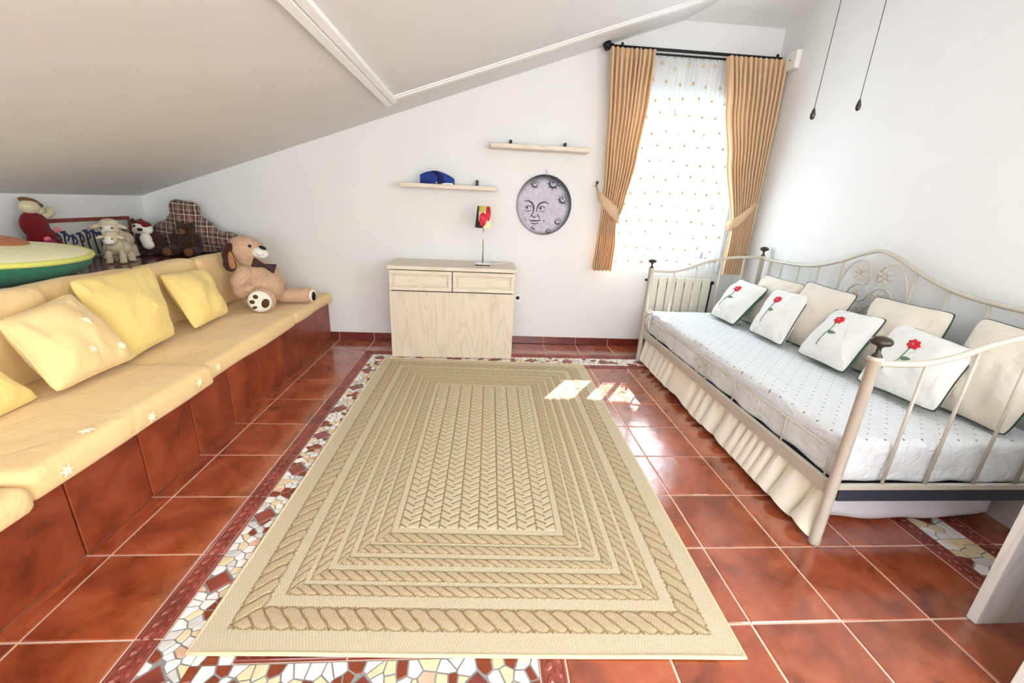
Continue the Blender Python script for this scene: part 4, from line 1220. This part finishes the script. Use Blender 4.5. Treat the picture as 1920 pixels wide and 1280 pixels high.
for s_ in (-1, 1):
    for nm, pts in (('scroll_arc', big), ('scroll_arc', small), ('scroll_arc', [(a + .068, b) for a, b in spi])):
        G().tube(curve([(BXX - .002, mid + s_ * a, b) for a, b in pts]), .0062, 8).obj(nm, CM, bed, True)
    for (dy, z, r_) in ((.085, .975, .050), (.078, .856, .036)):
        c = Vector((BXX - .012, mid + s_ * dy, z)); g = G()
        for k in range(6):
            a = k * PI / 3 + .3
            g.ell(c + Vector((-.004, math.cos(a) * r_ * .58, math.sin(a) * r_ * .58)), (r_ * .12, r_ * .44, r_ * .24), (a, 0, 0), 2)
        fl = g.obj('flower', CM, bed, True)
        G().ell(c + Vector((-.010, 0, 0)), (.007, r_ * .22, r_ * .22)).obj('flower_heart', CM, fl, True)
# dark slatted base under the mattress
G().box(FX + .04, BXX - .03, Y0 + .016, Y1 - .03, .196, .264, .003).obj('slat_base', M['navy'], bed)

# mattress under the dotted quilt
mt = thing('quilt_covered_mattress', 'mattress under a white quilt with tiny dark dots on the daybed', 'mattress', (3.19, 1.39, .268))
def cov(w, n):
    if n.z < .6:      # rumpled hanging sides
        k = 1 - max(0, min(1, (w.z - .29) / .17))
        w = w + n * (.010 * noise.noise(Vector((w.x * 7, w.y * 7, w.z * 9))) + .006 * math.sin((w.x + w.y) * 26 + w.z * 40) * .5)
    else:
        w = w + Vector((0, 0, .005 * noise.noise(Vector((w.x * 5, w.y * 3, 1)))))
    return w
g = softbox(FX + .018, BXX - .015, Y0 + .022, Y1 - .022, .269, .470, .030, 44, 96, 14, puff=.003, f=cov)
o = weld(g.obj('quilt', M['quilt'], mt, True))
# fold line where a second quilt layer begins
G().tube(curve([(2.775 + .83 * k / 10, 1.66 - .10 * k / 10 + .012 * math.sin(k * 1.3), .4725 + .002 * math.sin(k)) for k in range(11)]), .0035, 6).obj('hem', M['white_cloth'], mt, True)
bow = G()
for a in (-1, 1):
    bow.tube(curve([(2.748, 2.36, .455), (2.74, 2.36 + a * .03, .48), (2.735, 2.36 + a * .05, .455), (2.748, 2.36, .452)]), .006, 6)
bow.tube(curve([(2.745, 2.36, .45), (2.725, 2.34, .40), (2.722, 2.33, .34)]), .006, 6); bow.tube(curve([(2.745, 2.36, .45), (2.72, 2.38, .41), (2.722, 2.37, .36)]), .006, 6)
bow.obj('tie_bow', M['white_cloth'], mt, True)

# gathered valance
val = thing('bed_valance', 'gathered cream fabric valance hanging below the daybed front bar', 'bed skirt', (FX, 1.39, .02))
nu, nv = 520, 18; v = []; f = []
def wave(u):
    x = u * 19 + 1.2 * math.sin(u * 8.0) + .5 * math.sin(u * 23 + 1)
    return x * 2 * PI
for j in range(nv + 1):
    k = j / nv
    for i in range(nu + 1):
        u = i / nu; w = wave(u)
        y = Y1 - .01 - u * (Y1 - Y0 - .035)
        big_ = .5 + .5 * math.sin(w); big_ = big_ ** .7
        amp = .008 + (.050 + .026 * u) * k
        x = FX + .030 - amp * big_ + .003 * math.sin(w * 3.1) * (1 - k)
        y2 = y + amp * .42 * math.cos(w) * k
        z = .245 - (.245 - .026 - .020 * math.sin(w + .6) - .016 * noise.noise(Vector((u * 9, 0, 3)))) * k
        v.append((x, y2, max(z, .006)))
for j in range(nv):
    for i in range(nu): f.append((j * (nu + 1) + i, (j + 1) * (nu + 1) + i, (j + 1) * (nu + 1) + i + 1, j * (nu + 1) + i + 1))
mesh_obj('cloth', v, f, M['ruffle'], val, True)

# trundle mattress below
tr = thing('trundle_mattress', 'white trundle mattress on the floor beneath the daybed', 'mattress', (3.22, 1.4, .0))
def sag(w, n):
    e = abs((w.x - 3.22) / .42)
    w = Vector((w.x, w.y, w.z))
    if n.z < -.3: w.z += .035 * min(1, e ** 4) + .005 * math.sin(w.x * 22) * (1 - e * .5)
    return w + n * .006 * noise.noise(w * 8)
weld(softbox(2.80, 3.64, Y0 + .10, Y1 - .08, .008, .200, .060, 30, 60, 10, f=sag).obj('cover', M['whitemat'], tr, True))
G().box(3.44, 3.54, Y0 + .090, Y0 + .098, .135, .165, .001).obj('care_label', M['trim'], tr)

# ------------------------------------------------------------------ daybed pillows
pg = 'large plain cream pillows along the daybed back'
BK = [('plain cream pillow at the far window end of the daybed', [(3.547, 2.2, .845), (3.545, 1.745, .84), (3.385, 1.755, .478), (3.395, 2.22, .478)]),
      ('plain cream pillow behind the second flower pillow from the window', [(3.559, 1.765, .869), (3.555, 1.34, .86), (3.390, 1.335, .478), (3.385, 1.70, .476)]),
      ('plain cream pillow with green back directly under the scrolls', [(3.581, 1.27, .874), (3.588, .83, .88), (3.418, .76, .482), (3.412, 1.15, .480)]),
      ('plain cream pillow nearest the camera end of the daybed', [(3.589, .73, .892), (3.587, .375, .879), (3.415, .37, .484), (3.410, .69, .482)])]
for i, (lb, c) in enumerate(BK):
    pillow('bed_pillow', lb, c, .17, M['cream_cloth'], 20 + i * 3, back=M['green'] if i != 1 else M['cream_cloth'], pipe=M['green_dark'], group=pg, facing=(-1, 0, .4))
fg = 'small flower pillows on the daybed'
FR = [('small flower pillow farthest from camera, by the radiator, showing its green back', [(3.418, 2.31, .784), (3.412, 1.927, .776), (3.193, 1.922, .492), (3.188, 2.255, .488)]),
      ('second flower pillow from the window end', [(3.449, 1.907, .785), (3.456, 1.575, .795), (3.225, 1.433, .495), (3.224, 1.785, .493)]),
      ('third flower pillow from the window, in front of the scrolled back', [(3.457, 1.359, .77), (3.472, 1.044, .79), (3.25, .978, .499), (3.244, 1.322, .495)]),
      ('flower pillow nearest the camera, seen through the end spindles', [(3.484, .996, .792), (3.465, .593, .767), (3.267, .517, .509), (3.255, .908, .495)])]
for i, (lb, c) in enumerate(FR):
    th, Sf, nf = pillow('flower_pillow', lb, c, .15, M['white_cloth'], 40 + i * 5, back=M['green'] if i in (0, 2) else M['cream_cloth'], pipe=M['green_dark'], group=fg, facing=(-1, 0, .4), n=30)
    # u runs along the top edge; embroidery: bloom, stem, leaf
    sx = 1
    a = Sf(-1, 0, 1); b_ = Sf(1, 0, 1)
    if a.y < b_.y: sx = -1          # keep u from window side to camera side
    fx, fy = -.05 * sx, .42
    R_ = .16
    decal([(fx + R_ * (1 + .14 * math.cos(7 * t_)) * math.cos(t_), fy + R_ * .95 * (1 + .14 * math.cos(7 * t_)) * math.sin(t_)) for t_ in [2 * PI * k / 28 for k in range(28)]], Sf, M['red'], 'embroidered_bloom', th, nrm=nf)
    decal([(fx + .03 * math.cos(t_), fy + .03 * math.sin(t_)) for t_ in [2 * PI * k / 8 for k in range(8)]], Sf, M['pinkdot'], 'bloom_centre', th, lift=.004, nrm=nf)
    stem = [(fx, fy - .15), (fx - .02 * sx, .05), (fx - .10 * sx, -.2), (fx - .22 * sx, -.42), (fx - .26 * sx, -.58)]
    P = curve([tuple(Sf(p[0], p[1], 1) + nf * .0015) for p in stem], 5)
    G().tube(P, .0022, 5).obj('embroidered_stem', M['leaf'], th, True)
    decal([(fx - .05 * sx, -.06), (fx + .05 * sx, -.0), (fx + .17 * sx, -.02), (fx + .20 * sx, -.05), (fx + .10 * sx, -.12), (fx, -.14)], Sf, M['leaf'], 'embroidered_leaf', th, nrm=nf)

# ------------------------------------------------------------------ desk in the near right corner
dk = thing('desk', 'white-washed wooden desk whose slab legs stand at the right edge of the picture', 'desk', (3.3, -.15, 0))
G().box(3.018, 3.60, -.024, .006, 0, .735, .002).obj('leg_panel', M['wood_desk'], dk)
G().box(2.832, 3.60, -.272, -.242, 0, .735, .002).obj('leg_panel', M['wood_desk'], dk)
tp = [(2.995, .012), (2.800, -.30), (2.800, -.60), (3.69, -.60), (3.69, .012)]
G().add([(x, y, .735) for x, y in tp] + [(x, y, .765) for x, y in tp], [(4, 3, 2, 1, 0), (5, 6, 7, 8, 9)] + [(i, (i + 1) % 5, (i + 1) % 5 + 5, i + 5) for i in range(5)]).obj('desktop', M['wood_desk'], dk)
G().box(3.57, 3.60, -.242, -.024, .10, .50, .002).obj('back_rail', M['wood_desk'], dk)
# ------------------------------------------------------------------ soft toys
# big tan dog sitting on the far seat cushion; built about its seat point
D = Vector((-.345, 2.30, .447))
dog = thing('plush_dog', 'large tan plush dog with dark floppy ears and bow tie sitting on the far cushion', 'soft toy', D)
def dp(x, y, z): return D + Vector((x, y, z))
HC = dp(-.115, .06, .415)        # head centre
body = [(dp(-.005, .02, .140), (.145, .140, .135)), (dp(-.040, .04, .235), (.122, .118, .105)), (dp(-.06, .06, .29), (.075, .075, .06)),
        (HC, (.122, .116, .102), (0, .25, 0)), (HC + Vector((.045, -.01, .0)), (.092, .088, .078)), (dp(-.09, .05, .34), (.085, .08, .06)),
        # arms and legs are sewn on as their own parts below
        ] 
near_arm = [(dp(-.085, -.060, .255), (.060, .060, .06)), (dp(-.110, -.090, .19), (.066, .060, .078)), (dp(-.085, -.115, .135), (.074, .062, .060)), (dp(-.035, -.125, .15), (.050, .048, .048)),
        ]
far_arm = [(dp(.02, .15, .22), (.05, .05, .07)), (dp(.05, .17, .15), (.05, .045, .06)),
        ]
near_leg = [(dp(-.04, -.05, .06), (.09, .09, .06)), (dp(.045, -.12, .075), (.082, .085, .078)), (dp(.075, -.175, .084), (.094, .060, .092)),
        ]
far_leg = [(dp(.10, .10, .06), (.10, .07, .055)), (dp(.19, .12, .060), (.11, .066, .060)), (dp(.262, .13, .064), (.062, .062, .064))]
blobs('body', body, M['fur_tan'], dog, .007, 8)
for nm_, pt_ in (('arm', near_arm), ('arm', far_arm), ('leg', near_leg), ('leg', far_leg)): blobs(nm_, pt_, M['fur_tan'], dog, .007, 8)
# muzzle, nose, eye, mouth
mz = HC + Vector((.118, -.045, -.014))
blobs('muzzle', [(mz, (.058, .052, .042), (0, .1, -.3)), (mz + Vector((.020, -.006, -.010)), (.045, .045, .034))], M['fur_white'], dog, .006, 5)['label'] = 'white muzzle'
G().ell(mz + Vector((.034, -.008, .038)), (.027, .024, .013), (0, .5, 0), 3).obj('nose', M['glossblack'], dog, True)
for (a, b) in ((.078, -.086), (.100, .030)):
    G().ell(HC + Vector((a, b, .036)), (.013, .009, .011)).obj('eye', M['glossblack'], dog, True)
G().tube(curve([mz + Vector((.000, -.053, .004)), mz + Vector((.024, -.056, -.012)), mz + Vector((.046, -.047, -.010)), mz + Vector((.052, -.040, .004))]), .0016, 5).obj('mouth', M['thread'], dog, True)
# ears
for s_ in (-1, 1):
    e = HC + Vector((-.060, s_ * .098, -.010))
    ear = blobs('ear', [(e + Vector((0, 0, .03)), (.030, .026, .04)), (e + Vector((-.014, s_ * .014, -.03)), (.042, .022, .07)), (e + Vector((-.010, s_ * .012, -.09)), (.050, .022, .055))], M['fur_dark'], dog, .006, 5)
    ear['label'] = 'dark brown floppy ear'
    if s_ < 0: blobs('ear_lining', [(e + Vector((.014, s_ * .028, -.05)), (.022, .012, .06)), (e + Vector((.016, s_ * .026, -.09)), (.026, .012, .035))], M['fur_earin'], ear, .005, 4)
# bow tie
bc = dp(.070, -.075, .320)
g = G()
for s_ in (-1, 1):
    bm = bmesh.new(); bmesh.ops.create_cube(bm, size=1)
    for w in bm.verts:
        o_ = w.co.copy(); k = 1.0 if o_.y * s_ > 0 else .38
        w.co = bc + Vector((o_.x * .028, s_ * .040 + o_.y * .070, o_.z * .074 * k)) + Vector((-.018 * s_ * o_.y * s_ if False else 0, 0, 0))
    bmesh.ops.bevel(bm, geom=bm.edges[:], offset=.007, segments=2, profile=.5, affect='EDGES'); g.bm(bm)
g.ell(bc, (.016, .014, .016), None, 2)
bt = g.obj('bow_tie', M['bow'], dog, True)
bt.data.transform(Matrix.Translation(bc - D) @ Euler((math.radians(-22), 0, math.radians(-62))).to_matrix().to_4x4() @ Matrix.Translation(D - bc))
# soles with brown pads
fc = dp(.084, -.232, .086)
fn = Vector((.22, -.97, -.08)).normalized()
uu = fn.cross(Vector((0, 0, 1))).normalized(); vv_ = uu.cross(fn).normalized()
PS = -1
def pad(name, cx, cz_, rx, rz, mat, par, lift, c0=fc, U=uu, V=vv_, N=fn, rot=0):
    n = 22; ring = []
    for k in range(n):
        a = 2 * PI * k / n; x = rx * math.cos(a); z = rz * math.sin(a)
        x, z = x * math.cos(rot) - z * math.sin(rot), x * math.sin(rot) + z * math.cos(rot)
        ring.append(c0 + U * (cx + x) + V * (cz_ + z))
    v = [p - N * .008 for p in ring] + [p + N * lift * .5 for p in ring] + [(c0 + U * cx + V * cz_) + (p - (c0 + U * cx + V * cz_)) * .75 + N * lift for p in ring]
    f = [(i, (i + 1) % n, (i + 1) % n + n, i + n) for i in range(n)] + [(i + n, (i + 1) % n + n, (i + 1) % n + 2 * n, i + 2 * n) for i in range(n)] + [tuple(range(2 * n, 3 * n))]
    return mesh_obj(name, v, f, mat, par, True)
so = pad('sole', .0, 0, .076, .078, M['fur_white'], dog, .006); so['label'] = 'white sole with brown paw pads'
for (a, b, c, d, r_) in ((.036, -.012, .026, .038, -.4), (-.020, .038, .018, .017, 0), (-.046, .000, .018, .016, 0), (-.036, -.042, .018, .011, .3)):
    pad('paw_pad', a * PS, b, c, d, M['padbrown'], so, .010, rot=-r_)
N2 = Vector((.96, -.25, 0)).normalized(); U2 = N2.cross(Vector((0, 0, 1))).normalized(); V2 = U2.cross(N2).normalized()
s2_ = pad('sole', 0, 0, .044, .046, M['fur_white'], dog, .006, dp(.322, .118, .064), U2, V2, N2)
pad('paw_pad', .004, -.004, .026, .036, M['glossblack'], s2_, .012, dp(.324, .117, .064), U2, V2, N2)

# avocado pillow lying on the ledge
A = Vector((-1.06, 1.19, LZ + .001))
avo = thing('avocado_pillow', 'plush halved avocado pillow, green skin and cream flesh, on the ledge at far left', 'pillow', A)
def avo_half(z0, sgn, rim, hz, flat, name, mat):
    """half shell: outline pear-shaped in plan"""
    n, mring = 56, 12; v = []; f = []
    def out(a): 
        r_ = 1 - .10 * (1 - math.cos(a)) * .5
        return .30 * math.sin(a) * r_, .475 * math.cos(a)
    for j in range(mring + 1):
        t_ = j / mring
        if flat: s_, zz = math.cos(t_ * PI / 2) , hz * math.sin(t_ * PI / 2) ** .8
        else: s_, zz = math.cos(t_ * PI / 2) ** .55, hz * math.sin(t_ * PI / 2)
        for k in range(n):
            x, y = out(2 * PI * k / n)
            wob = 1 + .006 * math.sin(k * 9.3) + .008 * noise.noise(Vector((k * .7, j, sgn)))
            v.append((A.x + x * s_ * rim * wob, A.y + y * s_ * rim * wob, z0 + sgn * zz))
    for j in range(mring):
        for k in range(n):
            q_ = (j * n + k, j * n + (k + 1) % n, (j + 1) * n + (k + 1) % n, (j + 1) * n + k)
            f.append(q_ if sgn > 0 else q_[::-1])
    o = mesh_obj(name, v, f, mat, avo, True)
    return o
parts = [avo_half(LZ + .135, -1, 1.0, .132, False, 'skin', M['avo_green']), avo_half(LZ + .130, 1, .985, .045, True, 'flesh', M['avo_cream'])]
ringp = []
for k in range(64):
    a = 2 * PI * k / 64; r_ = (1 - .10 * (1 - math.cos(a)) * .5) * .985
    ringp.append((A.x + .30 * math.sin(a) * r_, A.y + .475 * math.cos(a) * r_, LZ + .134))
parts.append(G().tube(ringp, .014, 8, closed=True).obj('flesh_edge', M['avo_lime'], avo, True))
parts.append(G().ell((A.x - .07, A.y + .11, LZ + .168), (.12, .150, .038), None, 3).obj('pit', M['avo_pit'], avo, True)); parts[-1]['label'] = 'brown stone of the avocado'
tilt = Matrix.Rotation(math.radians(7), 4, 'Y') @ Matrix.Rotation(math.radians(-2), 4, 'X')
for o in parts: o.data.transform(tilt)
for o in parts:
    for w in o.data.vertices: w.co.z += .027

# doll in a red dress leaning on the left wall
Q = Vector((-1.40, 1.80, LZ + .001))
doll = thing('rag_doll', 'rag doll in dark red velvet leaning against the left wall behind the avocado', 'doll', Q)
def qd(y, z, x=0): return Q + Vector((x, y, z))
blobs('dress', [(qd(.045, .245), (.05, .075, .085)), (qd(.07, .17), (.05, .080, .07)), (qd(.11, .09), (.045, .07, .09), (-.5, 0, 0)), (qd(.15, .05), (.045, .06, .05)), (qd(.015, .10), (.04, .045, .10)), (qd(.03, .02), (.045, .05, .03))], M['velvet'], doll, .008, 4)
blobs('head', [(qd(.035, .352, .01), (.042, .050, .042)), (qd(.075, .330, .015), (.03, .03, .025))], M['fur_cream'], doll, .007, 3)
blobs('hair', [(qd(.05, .385), (.04, .050, .018), (-.3, 0, 0)), (qd(.09, .365), (.03, .035, .016), (-.5, 0, 0))], M['fur_paw'], doll, .007, 3)
blobs('arm', [(qd(.115, .300), (.028, .035, .024)), (qd(.145, .310), (.026, .036, .028)), (qd(.165, .325), (.024, .025, .025))], M['fur_cream'], doll, .006, 3)
blobs('skirt_front', [(qd(.055, .12, .045), (.02, .045, .05)), (qd(.06, .06, .045), (.02, .05, .055))], M['magenta'], doll, .006, 3)
for (y, z) in ((.045, .165), (.125, .215)): G().ell(qd(y, z, .05), (.01, .022, .014)).obj('ribbon', M['pinkdot'], doll, True)

# framed lavender picture leaning on the left wall
pic = thing('lavender_picture', 'low picture with a red-brown rail and lavender print leaning on the left wall', 'picture', (-1.46, 2.33, LZ))
y0_, y1_ = 1.995, 2.650
G().box(-1.497, -1.482, y0_, y1_, LZ + .002, 1.030, 0).obj('panel', M['picture'], pic)
g = G(); g.box(-1.499, -1.470, y0_ - .01, y1_ + .012, 1.026, 1.050, .004); g.box(-1.499, -1.470, y1_ - .004, y1_ + .014, LZ + .001, 1.026, .003); g.box(-1.499, -1.472, y0_ - .012, y0_ + .004, LZ + .001, 1.026, .003)
g.obj('frame', M['rustwood'], pic)
rnd = random.Random(12)
for k in range(11):
    y = y0_ + .05 + k * .054; top = .955 + rnd.uniform(-.02, .02); ln = rnd.uniform(-.035, .035)
    st = G().tube(curve([(-1.480, y + ln, LZ + .015), (-1.480, y + ln * .3, .87), (-1.480, y, top)]), [.006 * (1 - .02 * q_) for q_ in range(13)], 5).obj('printed_stem', M['stem'], pic)
    G().tube(curve([(-1.480, y, top - .03), (-1.480, y + .018, top - .008), (-1.480, y + .028, top - .04), (-1.480, y + .012, top - .055)]), .0055, 5).obj('printed_flower', M['purple'], pic, True)
    G().tube([(-1.480, y - .022, top), (-1.480, y + .012, top + .004)], .007, 5).obj('printed_flower', M['purple'], pic, True)

# two lambs
def lamb(label, L, sc, yaw=0.0):
    t = thing('plush_lamb', label, 'soft toy', L, 'cream plush lambs on the ledge')
    Rz = Matrix.Rotation(yaw, 3, 'Z')
    def p(x, y, z): return L + Rz @ Vector((x * sc, y * sc, z * sc))
    def rr(*a): return tuple(q_ * sc for q_ in a)
    blobs('body', [(p(0, .05, .12), rr(.075, .10, .065)), (p(0, -.02, .15), rr(.06, .06, .06)), (p(0, -.07, .200), rr(.055, .045, .05)), (p(0, -.05, .235), rr(.05, .05, .03)),
                   (p(-.045, -.04, .05), rr(.024, .026, .055)), (p(.045, -.04, .05), rr(.024, .026, .055)), (p(-.045, -.055, .014), rr(.024, .032, .015)), (p(.045, -.055, .014), rr(.024, .032, .015)),
                   (p(-.05, .10, .05), rr(.026, .03, .055)), (p(.055, .09, .045), rr(.028, .034, .05)), (p(.065, .075, .016), rr(.026, .034, .017))], M['fur_cream'], t, .0055, 4)
    blobs('face', [(p(0, -.105, .180), rr(.040, .026, .026)), (p(0, -.095, .205), rr(.034, .024, .025))], M['fur_white'], t, .005, 3)
    for s_ in (-1, 1):
        G().ell(p(s_ * .062, -.070, .215), rr(.034, .014, .014), (0, s_ * .35, yaw)).obj('ear', M['fur_cream'], t, True)
        G().ell(p(s_ * .027, -.118, .208), rr(.006, .005, .006)).obj('eye', M['glossblack'], t, True)
    G().tube(curve([p(-.028, -.128, .168), p(0, -.134, .162), p(.028, -.128, .170)]), .0022 * sc, 5).obj('mouth', M['padbrown'], t, True)
lamb('small cream plush lamb in front, standing at the ledge edge', Vector((-1.125, 2.045, LZ + .001)), .80, .35)
lamb('larger cream plush lamb behind the small one', Vector((-1.270, 2.235, LZ + .001)), 1.05, .42)

# squirrel
K = Vector((-1.245, 2.53, LZ + .001))
sq = thing('plush_squirrel', 'dark red and white plush squirrel beside the lambs', 'soft toy', K)
blobs('body', [(K + Vector((0, .02, .09)), (.075, .07, .09)), (K + Vector((-.03, -.01, .15)), (.06, .055, .06)), (K + Vector((-.08, .03, .10)), (.05, .05, .09)), (K + Vector((.04, -.03, .03)), (.05, .06, .03)), (K + Vector((-.05, -.05, .03)), (.04, .06, .03)),
               (K + Vector((-.045, -.02, .225)), (.045, .045, .035))], M['fur_dark'], sq, .007, 4)
blobs('head', [(K + Vector((-.01, -.045, .195)), (.062, .055, .046)), (K + Vector((.03, -.065, .185)), (.038, .035, .032)), (K + Vector((-.05, -.05, .180)), (.035, .035, .028))], M['fur_white'], sq, .006, 4)
blobs('head_stripe', [(K + Vector((.000, -.045, .232)), (.052, .040, .018), (0, .35, 0)), (K + Vector((.028, -.072, .216)), (.026, .022, .012), (0, .4, 0))], M['velvet'], sq, .005, 3)
blobs('bib', [(K + Vector((.020, -.080, .118)), (.040, .034, .048)), (K + Vector((.034, -.088, .080)), (.040, .034, .036))], M['fur_white'], sq, .006, 4)
G().ell(K + Vector((.010, -.106, .190)), (.020, .012, .012), None, 3).obj('nose', M['glossblack'], sq, True)
for (a, b) in ((-.035, -.090),): G().ell(K + Vector((a, b, .214)), (.010, .007, .010)).obj('eye', M['glossblack'], sq, True)
G().lathe([(.016, 0), (.016, .005), (.011, .006)], tuple(K + Vector((-.035, -.088, .214))), 14, axis='y').obj('eye_ring', M['fur_white'], sq, True)
for s_ in (-1, 1): G().ell(K + Vector((-.055 + s_ * .03, -.03, .243)), (.014, .012, .024)).obj('ear', M['fur_dark'], sq, True)

# brown teddy
B = Vector((-.985, 2.545, LZ + .001))
td = thing('teddy_bear', 'dark brown teddy bear sitting in front of the plaid cushion', 'soft toy', B)
blobs('body', [(B + Vector((0, .02, .085)), (.085, .075, .085)), (B + Vector((0, .01, .135)), (.07, .06, .05)), (B + Vector((0, -.01, .195)), (.060, .055, .048)), (B + Vector((-.048, 0, .232)), (.022, .016, .020)), (B + Vector((.048, 0, .232)), (.022, .016, .020)),
               (B + Vector((-.085, -.02, .12)), (.032, .04, .05)), (B + Vector((.085, -.02, .12)), (.032, .04, .05)), (B + Vector((-.075, -.07, .034)), (.042, .07, .034)), (B + Vector((.075, -.07, .034)), (.042, .07, .034))], M['fur_teddy'], td, .007, 4)
blobs('muzzle', [(B + Vector((0, -.058, .182)), (.030, .024, .022))], M['fur_paw'], td, .005, 3)
for s_ in (-1, 1):
    G().ell(B + Vector((s_ * .078, -.138, .036)), (.034, .010, .032), None, 3).obj('paw_sole', M['fur_paw'], td, True)['label'] = 'lighter brown paw sole'
    G().ell(B + Vector((s_ * .022, -.062, .208)), (.006, .005, .006)).obj('eye', M['glossblack'], td, True)
G().ell(B + Vector((0, -.083, .188)), (.010, .006, .007)).obj('nose', M['glossblack'], td, True)

# tartan plaid floppy cushion in the corner
Pq = Vector((-1.06, 2.70, LZ + .001))
pl = thing('plaid_cushion', 'brown tartan plaid stuffed cushion with a raised hump in the corner of the ledge', 'cushion', Pq)
blobs('cover', [(Pq + Vector((.00, 0, .13)), (.235, .115, .15)), (Pq + Vector((-.11, 0, .15)), (.17, .10, .11)), (Pq + Vector((-.01, 0, .30)), (.105, .085, .105)), (Pq + Vector((-.01, 0, .235)), (.145, .10, .10)), (Pq + Vector((.10, 0, .19)), (.10, .085, .09)), (Pq + Vector((-.055, .0, .35)), (.055, .070, .065)), (Pq + Vector((.045, .0, .34)), (.055, .070, .06)),
                (Pq + Vector((.13, 0, .12)), (.12, .09, .10)), (Pq + Vector((.22, -.01, .10)), (.10, .08, .085)), (Pq + Vector((.31, -.02, .105)), (.09, .075, .075)), (Pq + Vector((.0, 0, .03)), (.26, .12, .035))], M['plaid'], pl, .009, 5)
